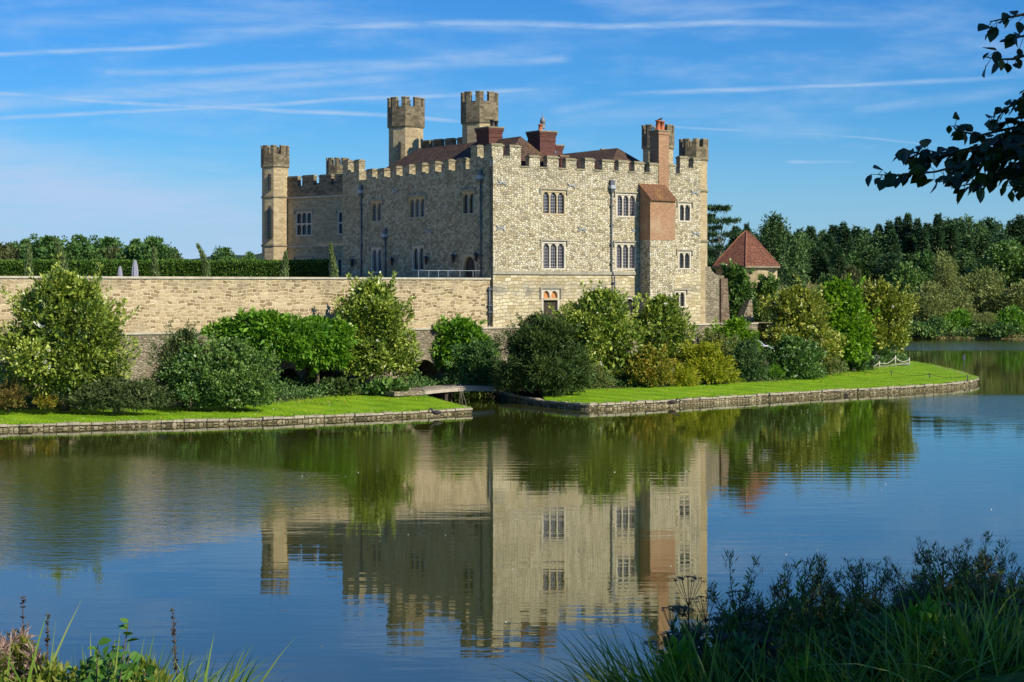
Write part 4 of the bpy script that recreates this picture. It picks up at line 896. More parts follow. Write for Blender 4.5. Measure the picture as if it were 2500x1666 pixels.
PROFILE = {'ball': lambda h: np.sqrt(np.clip(1 - (2 * h - 1) ** 2, 0, 1)), 'egg': lambda h: np.sqrt(np.clip(1 - (2 * h ** .60 - 1) ** 2, 0, 1)),
           'dome': lambda h: np.sqrt(np.clip(1 - h ** 2.3, 0, 1)) * (.82 + .18 * np.minimum(h / .2, 1)),
           'pyr': lambda h: np.clip(1 - h, 0, 1) ** .62 * (.62 + .38 * np.minimum(h / .28, 1)) * 1.22}
def crown_pts(rng, c, r, n, clumps=40, size=.34, shape='ball', up=.35, spike=.12, inner=.16):
    """points for leaves: many leafy clumps spread through the outline of the crown; returns points, axes, tints, clump centres, leaf scale"""
    pf = PROFILE[shape]; hs = rng.random(clumps * 12); hs = hs[rng.random(len(hs)) < pf(hs) + .08][:clumps]; clumps = len(hs)
    ang = rng.uniform(0, 2 * pi, clumps); ph = rng.uniform(0, 6.28, 4); rr_ = pf(hs) * rng.uniform(.05, 1, clumps) ** .38 * (1 + .13 * np.sin(3 * ang + 7 * hs + ph[0]) + .11 * np.sin(5 * ang - 9 * hs + ph[1]) + .08 * np.sin(13 * hs + ph[2]))
    cc = np.stack([np.cos(ang) * rr_, np.sin(ang) * rr_, 2 * hs - 1], 1) * np.array((1 - size * .55, 1 - size * .55, 1 - size * .5))
    cs_ = size * rng.uniform(.55, 1.25, clumps) * np.clip(.55 + .6 * pf(hs), .35, 1)
    wgt = cs_ ** 2; idx = rng.choice(clumps, n, p=wgt / wgt.sum())
    d = rng.normal(size=(n, 3)); d /= np.linalg.norm(d, axis=1)[:, None]
    dist = rng.uniform(.2, 1.0, n) ** .5; far = rng.random(n) < spike; dist[far] *= rng.uniform(1.0, 1.4, far.sum())
    p = cc[idx] + d * (cs_[idx] * dist)[:, None]; sc = np.ones(n)
    k = int(n * inner); h2 = rng.random(k); a2 = rng.uniform(0, 2 * pi, k); r2 = pf(h2) * np.sqrt(rng.random(k)) * .72
    p[:k] = np.stack([np.cos(a2) * r2, np.sin(a2) * r2, (2 * h2 - 1) * .88], 1); sc[:k] = 1.9
    axis = d + rng.normal(size=(n, 3)) * .5 + np.array((0, 0, up)) + cc[idx] * .4
    ct = rng.uniform(0, 1, clumps); tint = np.clip(.6 * rng.uniform(0, 1, n) + .4 * ct[idx], 0, 1)
    return np.array(c) + p * np.array(r), axis, tint, np.array(c) + cc * np.array(r), sc
LEAF = dict(
    magnolia=leafmat('magnolia_leaf', (.022, .042, .008), (.095, .130, .014), (.235, .255, .050), .34, .5, .15),
    magnolia_y=leafmat('golden_magnolia_leaf', (.045, .062, .008), (.135, .155, .015), (.29, .28, .065), .36, .5, .15),
    wisteria=leafmat('wisteria_leaf', (.030, .085, .008), (.075, .17, .010), (.15, .25, .018), .5, .35, .3),
    bright=leafmat('bright_green_leaf', (.06, .13, .008), (.13, .24, .010), (.22, .32, .02), .5, .35, .35),
    laurel=leafmat('laurel_leaf', (.022, .055, .012), (.055, .108, .020), (.115, .18, .035), .42, .45, .15),
    laurel_y=leafmat('green_laurel_leaf', (.028, .062, .012), (.070, .125, .022), (.15, .21, .045), .42, .45, .15),
    fine=leafmat('fine_dark_leaf', (.028, .045, .013), (.055, .080, .022), (.10, .12, .038), .6, .3, .15),
    yew=leafmat('yew_leaf', (.010, .022, .005), (.024, .044, .009), (.062, .085, .016), .6, .25, .1),
    yellow=leafmat('yellow_green_leaf', (.11, .14, .008), (.24, .26, .012), (.40, .38, .03), .55, .3, .3),
    orange=leafmat('orange_tinged_leaf', (.08, .12, .010), (.20, .20, .020), (.36, .20, .032), .55, .3, .25),
    brown=leafmat('brown_seed_leaf', (.075, .055, .018), (.14, .09, .025), (.11, .14, .025), .7, .2, .2),
    olive=leafmat('olive_leaf', (.045, .060, .018), (.085, .10, .028), (.14, .145, .045), .6, .25, .2),
    hedge=leafmat('hedge_leaf', (.025, .06, .010), (.055, .115, .014), (.10, .17, .02), .6, .25, .2),
    cypress=leafmat('cypress_leaf', (.06, .10, .03), (.11, .16, .05), (.18, .22, .08), .6, .25, .2),
    fir=leafmat('fir_needle', (.010, .028, .012), (.022, .050, .020), (.052, .086, .030), .65, .2, .1),
    pine=leafmat('pine_needle', (.015, .035, .011), (.034, .064, .020), (.072, .10, .030), .65, .2, .1),
    pine_l=leafmat('light_pine_needle', (.030, .060, .018), (.055, .10, .030), (.10, .15, .045), .65, .2, .1),
    oak=leafmat('oak_leaf', (.016, .040, .012), (.036, .075, .018), (.075, .12, .028), .6, .25, .15),
    oak_b=leafmat('oak_leaf_brownish', (.035, .050, .018), (.070, .080, .028), (.12, .11, .04), .6, .25, .15),
    grey=leafmat('grey_green_leaf', (.10, .13, .09), (.20, .23, .17), (.36, .38, .30), .7, .2, .15),
    shade=leafmat('beech_leaf', (.012, .030, .008), (.022, .050, .012), (.040, .075, .016), .45, .4, .12),
    weed=leafmat('weed_leaf', (.022, .036, .006), (.044, .064, .010), (.075, .095, .016), .6, .25, .2),
    weed_p=leafmat('purple_weed_leaf', (.040, .026, .020), (.058, .044, .026), (.075, .066, .024), .6, .25, .2),
    leaf_y=leafmat('yellow_green_herb', (.09, .13, .015), (.19, .22, .025), (.32, .31, .06), .55, .3, .35),
    alder=leafmat('alder_leaf', (.035, .10, .015), (.070, .17, .022), (.13, .24, .035), .4, .45, .3),
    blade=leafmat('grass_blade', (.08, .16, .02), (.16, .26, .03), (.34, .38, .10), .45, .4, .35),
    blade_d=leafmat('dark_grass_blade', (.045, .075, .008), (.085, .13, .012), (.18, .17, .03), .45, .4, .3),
    straw=leafmat('straw_blade', (.26, .24, .07), (.38, .34, .09), (.50, .44, .16), .5, .3, .35),
    pink=leafmat('willowherb_seed', (.18, .13, .07), (.34, .24, .17), (.50, .32, .30), .7, .2, .3),
    umbel=leafmat('umbel_seed', (.06, .05, .035), (.11, .095, .07), (.20, .19, .155), .8, .15, .1),
    white=leafmat('white_blossom', (.70, .68, .58), (.80, .78, .70), (.85, .84, .78), .6, .2, .2),
)
SEED = [100]
def limbs(mb, rng, base, tips, r0, split=.35):
    base = Vector(base)
    for tp in tips:
        tp = Vector(tp); m = base.lerp(tp, .5) + Vector((rng.uniform(-.1, .1), rng.uniform(-.1, .1), rng.uniform(0, .25))) * (tp - base).length * .5
        mb.tube([base, base.lerp(m, .6), m, tp], [r0, r0 * .7, r0 * .5, r0 * .12], 6, cap=False)
def plant(name, label, cat, cx, hw, ytop, ybot, Y, kind, L, W, n, ry=.75, shape='ball', clumps=45, size=.34, up=.35, yroot=None, trunk=None, group=None, bark=BARK, zroot=None, spike=.12, parts=('crown', 'trunk'), lean=0, shoots=None):
    """a shrub or tree: crown between ytop and ybot (sheet rows) at distance Y, on its own stems"""
    SEED[0] += 1; rng = np.random.default_rng(SEED[0])
    top, bot = at(cx, ytop, Y), at(cx, ybot, Y); rx = hw / F * Y; rz = (top.z - bot.z) / 2; c = Vector((top.x, Y, (top.z + bot.z) / 2))
    zr_ = zroot if zroot is not None else 1.1
    t = thing(name, (c.x, c.y, zr_), label, cat, group)
    P, D, tint, cc, sc_ = crown_pts(rng, c, (rx * .97, rx * ry, rz * .97), n, clumps, size, shape, up, spike=spike)
    ps, ds, ts = [], [], []                              # shoots standing out of the crown
    if shoots is None: shoots = 26
    for k in rng.choice(len(cc), min(shoots, len(cc)), replace=False):
        o_ = cc[k] - np.array(c); u_ = o_ / (np.linalg.norm(o_ / np.array((rx, rx * ry, rz))) + 1e-6); st_ = np.array(c) + u_ * .86
        dv = u_ / np.linalg.norm(u_) + np.array((0, 0, up + .25)) + rng.normal(size=3) * .25; dv /= np.linalg.norm(dv); m_ = int(26 + 10 * rng.random()); f_ = rng.random(m_)
        ps.append(st_ + dv * (f_ * rng.uniform(.22, .42) * min(rx, rz))[:, None] + rng.normal(size=(m_, 3)) * .07); ds.append(dv + rng.normal(size=(m_, 3)) * .75); ts.append(rng.uniform(.3, 1, m_))
    P, D, tint, sc_ = np.concatenate([P] + ps), np.concatenate([D] + ds), np.concatenate([tint] + ts), np.concatenate([sc_, np.ones(sum(len(q) for q in ps))])
    keep = P[:, 2] > zr_ - .1
    leaf_object(parts[0], P[keep], D[keep], L * sc_[keep], W * sc_[keep], LEAF[kind], rng, t, tint[keep])
    mb = MB(); r0 = trunk or max(.06, rx * .05); base = Vector((c.x + lean, c.y, zr_ - .3)); fork = Vector((c.x + lean * .5, c.y, max(zr_ + .25, bot.z + rz * .25)))
    mb.tube([base, base.lerp(fork, .5) + Vector((rng.uniform(-.1, .1), 0, 0)), fork], [r0 * 1.25, r0, r0 * .85], 8)
    for k in rng.choice(len(cc), min(14, len(cc)), replace=False): limbs(mb, rng, fork, [cc[k]], r0 * .55)
    mb.build(parts[1], bark, t)
    return t
def D_of(by, z=.95): return (EYE - z) * F / (by - HY)

# ------------------------------------------------------------------ garden shrubs and trees (front of the walls)
SH = ('foliage', 'stem')
plant('magnolia_tree', 'large glossy magnolia with white blooms against the terrace wall, leftmost garden tree', 'tree', 148, 160, 616, 912, 126.5, 'magnolia', .36, .085, 23000, .60, 'egg', 110, .21, .5, trunk=.34, spike=.16)
plant('brown_shrub', 'brown seeded shrub in the bed at the far left edge', 'shrub', 18, 52, 880, 942, 124.5, 'brown', .14, .04, 2600, .6, 'dome', 26, .4, .9, parts=SH)
plant('round_shrub', 'small round orange-brown shrub beside the leftmost magnolia', 'shrub', 104, 27, 900, 936, 125.0, 'orange', .11, .04, 1500, .8, 'dome', 18, .42, .5, parts=SH)
plant('creeping_juniper', 'low spreading dark grey-green shrub under the leftmost magnolia', 'shrub', 268, 145, 868, 944, 125.2, 'fine', .22, .035, 9500, .22, 'dome', 60, .26, .25, parts=SH)
plant('fine_leaved_shrub', 'fine-leaved dark bluish shrub left of the big round laurel', 'shrub', 424, 90, 750, 935, 129.5, 'fine', .22, .04, 11000, .5, 'dome', 60, .28, .5, parts=SH)
plant('laurel_bush', 'big dense rounded green laurel bush at the back of the left lawn', 'shrub', 530, 112, 772, 941, 128.8, 'laurel_y', .17, .075, 16000, .62, 'dome', 80, .25, .3, parts=SH)
plant('laurel_bush', 'dark blue-green bush merging into the left side of the big round laurel', 'shrub', 440, 74, 790, 925, 128.0, 'laurel', .17, .065, 6500, .6, 'dome', 50, .27, .3, parts=SH)
plant('wisteria', 'broad bright green wisteria spread along the terrace wall left of the tall magnolia', 'climber', 604, 146, 720, 828, 138.0, 'wisteria', .40, .085, 14000, .24, 'ball', 64, .24, -.1, parts=SH, spike=.2)
plant('wisteria', 'darker wisteria trailing over the arch beside the tall magnolia', 'climber', 728, 92, 728, 850, 144.5, 'wisteria', .38, .08, 9500, .34, 'ball', 44, .28, -.2, parts=SH)
plant('magnolia_tree', 'tall upright glossy magnolia in the middle of the terrace wall', 'tree', 858, 106, 634, 872, 147.5, 'magnolia', .36, .085, 18000, .58, 'egg', 95, .22, .5, trunk=.26, bark=BARK_P, lean=-.5)
plant('hosta_clump', 'broad-leaved hosta clump at the foot of the tall magnolia', 'plant', 886, 52, 878, 908, 145.5, 'laurel', .36, .15, 700, .5, 'dome', 24, .35, .5, parts=SH)
plant('hosta_clump', 'low shaded leafy plants beside the small dark arch', 'plant', 770, 62, 874, 908, 144.5, 'yew', .30, .10, 900, .4, 'dome', 24, .35, .5, parts=SH)
plant('wisteria', 'bright green wisteria hanging on the wall right of the creek arch', 'climber', 1062, 80, 730, 850, 156.0, 'wisteria', .40, .085, 8500, .3, 'dome', 40, .28, -.15, parts=SH, spike=.2)
plant('dark_shrub', 'dark green shrub between the footbridge and the feathery yew', 'shrub', 1096, 78, 780, 908, 152.5, 'oak', .24, .08, 9000, .55, 'dome', 50, .3, .2, parts=SH)
plant('ivy', 'dark leaves added for shade over the lower wall behind the footbridge', 'ivy', 1086, 58, 835, 920, 157.2, 'yew', .30, .11, 4500, .16, 'ball', 40, .3, -.2, zroot=0.0, parts=SH)  # added dark leaves in place of the shrubs' shadow on this wall
plant('ivy', 'dark leaves added as shade on the lower wall under the wisteria', 'ivy', 712, 74, 838, 918, 148.6, 'yew', .26, .10, 4200, .12, 'ball', 40, .3, -.2, zroot=.9, parts=SH)  # added dark leaves imitating the shadow of the wisteria overhang
plant('yew_tree', 'dark feathery yew with a short trunk at the corner of the right lawn', 'tree', 1246, 112, 724, 905, 147.0, 'yew', .46, .05, 19000, .7, 'dome', 80, .25, .35, trunk=.32, spike=.22)
plant('magnolia_tree', 'wide glossy magnolia in front of the castle garden door', 'tree', 1376, 118, 658, 880, 158.5, 'magnolia', .36, .088, 17000, .5, 'dome', 85, .25, .5, trunk=.26, spike=.16)
plant('magnolia_tree', 'open-branched magnolia below the brick chimney breast', 'tree', 1520, 80, 674, 850, 163.5, 'magnolia', .36, .088, 9500, .5, 'egg', 56, .27, .6, trunk=.2, spike=.2)
plant('golden_shrub', 'shrub with orange-gold lower leaves beside the right lawn', 'shrub', 1490, 60, 792, 895, 157.0, 'orange', .20, .08, 7000, .7, 'dome', 44, .3, .3, parts=SH)
plant('low_conifer', 'low grassy dark green mound on the lawn edge beside the yew', 'shrub', 1358, 54, 842, 899, 155.2, 'olive', .34, .03, 4200, .55, 'dome', 40, .3, .6, parts=SH)
plant('dark_shrub', 'dark leafy shrub under the wide magnolia by the castle', 'shrub', 1420, 60, 800, 894, 159.5, 'oak', .22, .08, 4500, .7, 'dome', 40, .3, .2, parts=SH)
plant('yellow_bush', 'bright yellow-green feathery bush on the right lawn edge', 'shrub', 1622, 80, 788, 889, 161.5, 'yellow', .34, .05, 9500, .6, 'dome', 54, .28, .5, parts=SH, spike=.2)
plant('arching_grass', 'arching yellow-green grassy clump beside the orange-gold shrub', 'plant', 1566, 40, 848, 893, 158.8, 'yellow', .55, .03, 1600, .6, 'dome', 24, .34, .3, parts=SH)
plant('grey_green_shrub', 'loose grey-green shrub against the ledge wall behind the yellow bush', 'shrub', 1650, 56, 760, 872, 168.0, 'olive', .22, .06, 6000, .6, 'dome', 40, .32, .5, parts=SH)
plant('green_bush', 'upright dark green bush right of the yellow-green bush', 'shrub', 1716, 52, 782, 885, 166.0, 'pine', .30, .045, 7000, .7, 'dome', 40, .3, .7, parts=SH)
plant('climber', 'yellow-green climber scrambling over the ledge wall by the scrolled wall', 'climber', 1688, 66, 730, 830, 172.5, 'bright', .26, .09, 5500, .35, 'dome', 40, .32, .2, parts=SH, spike=.2)
plant('green_bush', 'large blue-green bush behind the path, below the golden magnolia', 'shrub', 1822, 80, 770, 881, 170.5, 'laurel', .24, .08, 9500, .65, 'dome', 56, .28, .4, parts=SH)
plant('golden_magnolia', 'yellowish magnolia right of the ivy on the old wall', 'tree', 1832, 102, 656, 840, 179.0, 'magnolia_y', .36, .11, 14000, .6, 'dome', 60, .28, .5, trunk=.22)
plant('green_tree', 'bright fresh-green leafy tree between the two round magnolias', 'tree', 1932, 80, 638, 838, 184.0, 'bright', .38, .13, 10000, .65, 'dome', 50, .3, .1, trunk=.2)
plant('magnolia_tree', 'round-headed magnolia at the lake end of the garden', 'tree', 2024, 76, 640, 812, 190.0, 'magnolia_y', .34, .11, 12500, .75, 'egg', 60, .29, .5, trunk=.26, lean=-1.2)
plant('dark_shrub', 'dark green shrub under the fresh-green tree', 'shrub', 1960, 46, 800, 852, 187.0, 'oak', .22, .08, 3200, .7, 'dome', 34, .32, .2, parts=SH)
plant('flowering_shrub', 'pale flowering brownish shrub at the start of the rope fence', 'shrub', 1908, 40, 822, 868, 178.5, 'olive', .16, .05, 2600, .6, 'dome', 30, .34, .4, parts=SH)
plant('silver_shrub', 'small silvery shrub by the path near the rope fence', 'shrub', 2006, 17, 818, 842, 200.0, 'grey', .16, .06, 700, .7, 'dome', 16, .38, .4, parts=SH)
plant('green_bush', 'dark low bush at the lake side behind the rope fence', 'shrub', 2034, 26, 800, 840, 203.0, 'laurel', .2, .07, 1800, .7, 'dome', 24, .36, .3, parts=SH)
plant('arching_grass', 'green arching grass clump below the blue-green bush', 'plant', 1778, 34, 848, 882, 169.0, 'wisteria', .5, .035, 1300, .6, 'dome', 20, .36, .3, parts=SH)
plant('round_shrub', 'small olive mound between the yellow bush and the dark green bush', 'shrub', 1672, 22, 852, 886, 164.0, 'olive', .16, .04, 1200, .7, 'dome', 16, .38, .4, parts=SH)
plant('ivy', 'thick ivy mass covering the old wall beside the scrolled wall', 'ivy', 1692, 50, 604, 745, 183.0, 'laurel', .32, .13, 7000, .55, 'dome', 44, .3, -.1, zroot=LEDGE, parts=SH)
plant('ivy', 'second ivy mass beneath the round tower wall', 'ivy', 1762, 40, 632, 752, 190.0, 'laurel_y', .32, .11, 6000, .6, 'dome', 40, .32, -.1, zroot=LEDGE, parts=SH)
# leafy undergrowth filling the beds at the foot of the walls
rng = np.random.default_rng(21)
def bed_fill(name, front, back, n, f0, f1, hmax, kind, L, W):
    i = rng.integers(0, len(front) - 1, n); u = rng.random(n)[:, None]; Fp, Bp = np.array([tuple(p) for p in front]), np.array([tuple(p) for p in back])
    a = Fp[i] * (1 - u) + Fp[i + 1] * u; b = Bp[i] * (1 - u) + Bp[i + 1] * u; f = rng.uniform(f0, f1, n)[:, None]; P = a * (1 - f) + b * f
    hm = hmax * (.45 + .55 * np.sin(P[:, 0] * .9) ** 2); P[:, 2] += rng.random(n) ** 1.3 * hm
    tag(leaf_object(name, P, rng.normal(size=(n, 3)) * .7 + np.array((0, -.3, .7)), L, W, LEAF[kind], rng), kind='stuff')
bed_fill('bed_plants', LBs, [wallpt(-66 + 61.5 * i / 39, 1.35) for i in range(40)], 17000, .03, .98, 1.1, 'oak', .24, .08)
bed_fill('bed_plants', RBs, RBk, 17000, .04, .5, 1.0, 'oak', .26, .08)
# magnolia blooms
def blooms(cx_list, Y, parent_label):
    pass
rng = np.random.default_rng(77)
for o in [o for o in COL.objects if o.get('category') == 'tree' and 'magnolia' in o.name]:
    cr_ = [c for c in o.children if c.name.startswith('crown')][0]; me = cr_.data; k = len(me.vertices)
    for i in rng.choice(k // 4, 7, replace=False):
        p = Vector(me.vertices[int(i) * 4].co) + ORG[cr_.name]
        if (p.y > o.location.y + .5): continue
        d = rng.normal(size=(9, 3)) * .6 + np.array((0, -.3, .5)); leaf_object('bloom', np.repeat(np.array(p)[None], 9, 0) + np.array((0, -.3, 0)), d, .24, .09, LEAF['white'], rng, o)

# hedge on the terrace
hg = thing('hedge', at(370, 632, 188), 'long clipped green hedge along the back of the terrace', 'hedge')
rng = np.random.default_rng(5); xa, xb = at(-420, 600, 186).x, at(746, 600, 186).x; zt = at(0, 602, 186).z
n = 26000; f = rng.random(n); X = rng.uniform(xa, xb, n); top = f < .3
Yh = np.where(top, rng.uniform(186, 189.5, n), 186 + rng.uniform(-.12, .1, n)); Zh = np.where(top, zt + rng.uniform(-.1, .12, n), rng.uniform(TERR, zt, n)); Zh += .06 * np.sin(X * .8) * top
endm = rng.random(n) < .04; X = np.where(endm, xb + rng.uniform(-.1, .1, n), X); Yh = np.where(endm, rng.uniform(186, 189.5, n), Yh)
Dh = rng.normal(size=(n, 3)) * .7 + np.where(top[:, None], np.array((0, 0, 1.)), np.array((0, -1., .3)))
leaf_object('foliage', np.stack([X, Yh, Zh], 1), Dh, .26, .09, LEAF['hedge'], rng, hg)
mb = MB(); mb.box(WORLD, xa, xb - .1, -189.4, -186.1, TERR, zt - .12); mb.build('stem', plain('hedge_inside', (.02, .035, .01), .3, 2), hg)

# leaning young cypresses on the terrace
for i, (xb_, xt_, yt_, lab) in enumerate(((218, 220, 52, 'slim upright young cypress on the terrace, leftmost of its row'), (485, 425, 26, 'tallest slim cypress leaning left over the magnolia'), (1188, 1184, 96, 'short straight slim cypress right of the closed parasols'),
                               (1582, 1514, 66, 'slim cypress with a strong lean to the left on the terrace'))):
    a, b = Z4(xb_, 292), Z4(xt_, yt_); Y = 152.0 + i * 3; p0, p1 = at(*a, Y), at(*b, Y); p0.z = TERR
    t = thing('young_cypress', p0, lab, 'tree', 'young cypresses on the terrace'); rng = np.random.default_rng(300 + i); n = 900
    k = rng.random(n) ** .8; ax = np.array(p1 - p0); base = np.array(p0) + k[:, None] * ax + np.array((0, 0, .0)); base[:, 0] += -.35 * np.sin(pi * k) * np.sign(xb_ - xt_) * (abs(xb_ - xt_) > 20) * -1
    w = .42 * (1 - k) ** .7 + .06; ang = rng.uniform(0, 2 * pi, n); P = base + np.stack([np.cos(ang) * w, np.sin(ang) * w, 0 * w], 1) * rng.uniform(.3, 1, n)[:, None]
    leaf_object('crown', P, ax[None] / np.linalg.norm(ax) * 1.3 + rng.normal(size=(n, 3)) * .35, .34, .05, LEAF['cypress'], rng, t)
    mb = MB(); mb.tube([p0, p0.lerp(p1, .6)], [.06, .03], 6); mb.build('trunk', BARK, t)
for i, (xb_, xt_, yt_, lab) in enumerate(((690, 650, 1256, 'slim cypress leaning left beside the corner of the castle side wall'), (290, 308, 1315, 'short slim cypress in front of the dark end of the hedge'))):
    a, b = Z1(xb_, 1490), Z1(xt_, yt_); Y = 165.0; p0, p1 = at(*a, Y), at(*b, Y); p0.z = TERR
    t = thing('young_cypress', p0, lab, 'tree', 'young cypresses on the terrace'); rng = np.random.default_rng(310 + i); n = 900
    k = rng.random(n) ** .8; ax = np.array(p1 - p0); base = np.array(p0) + k[:, None] * ax; w = .45 * (1 - k) ** .7 + .06; ang = rng.uniform(0, 2 * pi, n)
    leaf_object('crown', base + np.stack([np.cos(ang) * w, np.sin(ang) * w, 0 * w], 1) * rng.uniform(.3, 1, n)[:, None], ax[None] / np.linalg.norm(ax) * 1.3 + rng.normal(size=(n, 3)) * .35, .36, .05, LEAF['cypress'], rng, t)
    mb = MB(); mb.tube([p0, p0.lerp(p1, .6)], [.06, .03], 6); mb.build('trunk', BARK, t)

# ------------------------------------------------------------------ distant trees
def tree_proto(kind, h, rw, style, n, seed, L, W):
    rng = np.random.default_rng(seed); root = thing('tree', (0, 0, 0), 'tree', 'tree')
    if style == 'conifer':
        k = rng.random(n) ** .75; ang = rng.uniform(0, 2 * pi, n); lay = np.round(k * 11) / 11 + rng.uniform(-.02, .02, n); arm = rng.integers(0, 7, n)
        ang = arm * 2 * pi / 7 + lay * 9 + rng.normal(0, .28, n); rr = rng.uniform(.1, 1, n) ** .6; w = (rw * (1 - lay) ** .8 + .3) * (.75 + .25 * np.sin(arm * 3.1 + lay * 31)) * rr
        P = np.stack([np.cos(ang) * w, np.sin(ang) * w, h * (.12 + .88 * lay) - w * .18 + rng.normal(0, .3, n)], 1); D = np.stack([np.cos(ang), np.sin(ang), -.2 + 1.2 * (1 - rr)], 1) + rng.normal(size=(n, 3)) * .45
        tint = np.clip(.45 * rr + rng.uniform(0, .55, n), 0, 1); cc = P[rng.choice(n, 10)]
        fork = Vector((0, 0, h * .9))
    elif style == 'cedar':
        ps, ds = [], []
        for lv in range(5):
            z = h * (.58 + .40 * lv / 4); R_ = rw * (.80, 1.0, .98, .80, .48)[lv]
            for a_ in range(6):
                an = a_ * 1.05 + lv * .7 + rng.uniform(-.2, .2); m = n // 30; q = rng.uniform(.15, 1, m) ** .7 * R_ * rng.uniform(.75, 1.1)
                da = rng.normal(0, .2, m); ps.append(np.stack([np.cos(an + da) * q, np.sin(an + da) * q, z + q * .06 + rng.normal(0, .13, m)], 1)); ds.append(np.stack([np.cos(an + da), np.sin(an + da), rng.uniform(-.1, .6, m)], 1) + rng.normal(size=(m, 3)) * .4)
        P, D = np.concatenate(ps), np.concatenate(ds); tint = rng.random(len(P)); cc = P[rng.choice(len(P), 16)]; fork = Vector((0, 0, h * .8))
    else:
        P, D, tint, cc, sc_ = crown_pts(rng, (0, 0, h * .54), (rw, rw, h * .46), n, 40, .33, style, .2); L, W = L * sc_, W * sc_; fork = Vector((0, 0, h * .35))
    leaf_object('crown', P, D, L, W, LEAF[kind], rng, root, tint)
    mb = MB(); r0 = h * .018; mb.tube([(0, 0, -1), (0, 0, fork.z * .5), tuple(fork)], [r0 * 1.3, r0, r0 * .5], 7)
    for c in cc[:10]: limbs(mb, rng, (0, 0, min(fork.z * .8, max(h * .12, c[2] * .7))), [c], r0 * .4)
    mb.build('trunk', BARK_P if style in ('cedar', 'conifer') else BARK, root)
    return root
protos = {
 'fir0': tree_proto('fir', 20, 4.2, 'conifer', 3600, 11, .95, .17), 'fir1': tree_proto('fir', 20, 3.6, 'conifer', 3300, 12, .95, .16), 'fir2': tree_proto('pine_l', 20, 4.6, 'egg', 3600, 13, .8, .15),
 'pine0': tree_proto('pine', 20, 4.3, 'egg', 3600, 14, .8, .17), 'pine1': tree_proto('fir', 20, 4.4, 'egg', 3800, 15, .8, .17),
 'oak0': tree_proto('oak', 15, 6.5, 'ball', 4200, 16, .75, .30), 'oak1': tree_proto('oak', 15, 6.0, 'egg', 4200, 17, .75, .30), 'oakb': tree_proto('oak_b', 15, 6.5, 'ball', 4000, 18, .75, .28),
 'oakl': tree_proto('laurel_y', 15, 6.5, 'ball', 4200, 21, .7, .28), 'olive0': tree_proto('olive', 12, 6.5, 'dome', 4600, 19, .6, .13), 'olive1': tree_proto('olive', 12, 6.0, 'ball', 4600, 20, .6, .13), 'bush': tree_proto('oak', 6, 4.5, 'dome', 2600, 22, .6, .2), 'bushl': tree_proto('wisteria', 6, 4.5, 'dome', 2600, 23, .6, .16),
 'cedar': tree_proto('fir', 20, 7.5, 'cedar', 5200, 24, .75, .12),
}
PH = {'fir0': 20, 'fir1': 20, 'fir2': 20, 'pine0': 20, 'pine1': 20, 'oak0': 15.2, 'oak1': 15.2, 'oakb': 15.2, 'oakl': 15.2, 'olive0': 12.2, 'olive1': 12.2, 'bush': 6, 'bushl': 6, 'cedar': 20}
PW = {'fir0': 4.2, 'fir1': 3.6, 'fir2': 4.6, 'pine0': 4.3, 'pine1': 4.4, 'oak0': 6.5, 'oak1': 6, 'oakb': 6.5, 'oakl': 6.5, 'olive0': 6.5, 'olive1': 6, 'bush': 4.5, 'bushl': 4.5, 'cedar': 7.5}
used = set(); rr = random.Random(4)
def far_tree(name, kind, cx, hw, ytop, Y, zg, label, cat='tree', group=None):
    src = protos[kind]; first = kind not in used
    o = src if first else copy_tree(src); used.add(kind)
    P = at(cx, ytop, Y); h = P.z - zg; s = h / PH[kind]
    sw = (hw / F * Y / PW[kind]) if hw else s
    o.location = (P.x, Y, zg); o.scale = (sw, sw, s); o.rotation_euler = (0, 0, rr.uniform(0, 6.28)); o.name = name
    tag(o, label, cat, group); 
    if not group and 'group' in o: del o['group']
    return o
def gz(X, Y): return float(far_h(np.array(float(X)), np.array(float(Y))))
# wood on the ridge, two ranks
ranks = []
x = 1690
while x < 2520:
    k = (x - 1700) / 650; top = 530 - 26 * min(1, max(0, k * 1.5)) + rr.uniform(-13, 13)
    ranks.append((x, top, 470 + rr.uniform(-8, 14))); x += rr.uniform(20, 30)
x = 1840
while x < 2520:
    ranks.append((x, 545 + rr.uniform(-15, 15) - 12 * min(1, (x - 1840) / 300), 445 + rr.uniform(-8, 8))); x += rr.uniform(30, 42)
for x, top, Y in ranks:
    P = at(x, top, Y); k = rr.choice(['fir0', 'fir1', 'fir2', 'pine0', 'pine1', 'fir1', 'fir0', 'fir1'])
    far_tree('conifer', k, x, rr.uniform(30, 42), top, Y, gz(P.x, Y) - .5, 'tall dark conifer in the wood along the far skyline', 'tree', 'conifers of the wood on the skyline')
x = 1800
while x < 2520:
    P = at(x, 575, 425); far_tree('conifer', rr.choice(['fir0', 'pine0', 'pine1', 'fir2', 'oak1']), x, rr.uniform(30, 44), 575 + rr.uniform(-16, 16), 424 + rr.uniform(-7, 7), gz(P.x, 425) - .5, 'lower dark conifer along the front edge of the far wood', 'tree', 'conifers at the front of the far wood'); x += rr.uniform(34, 50)
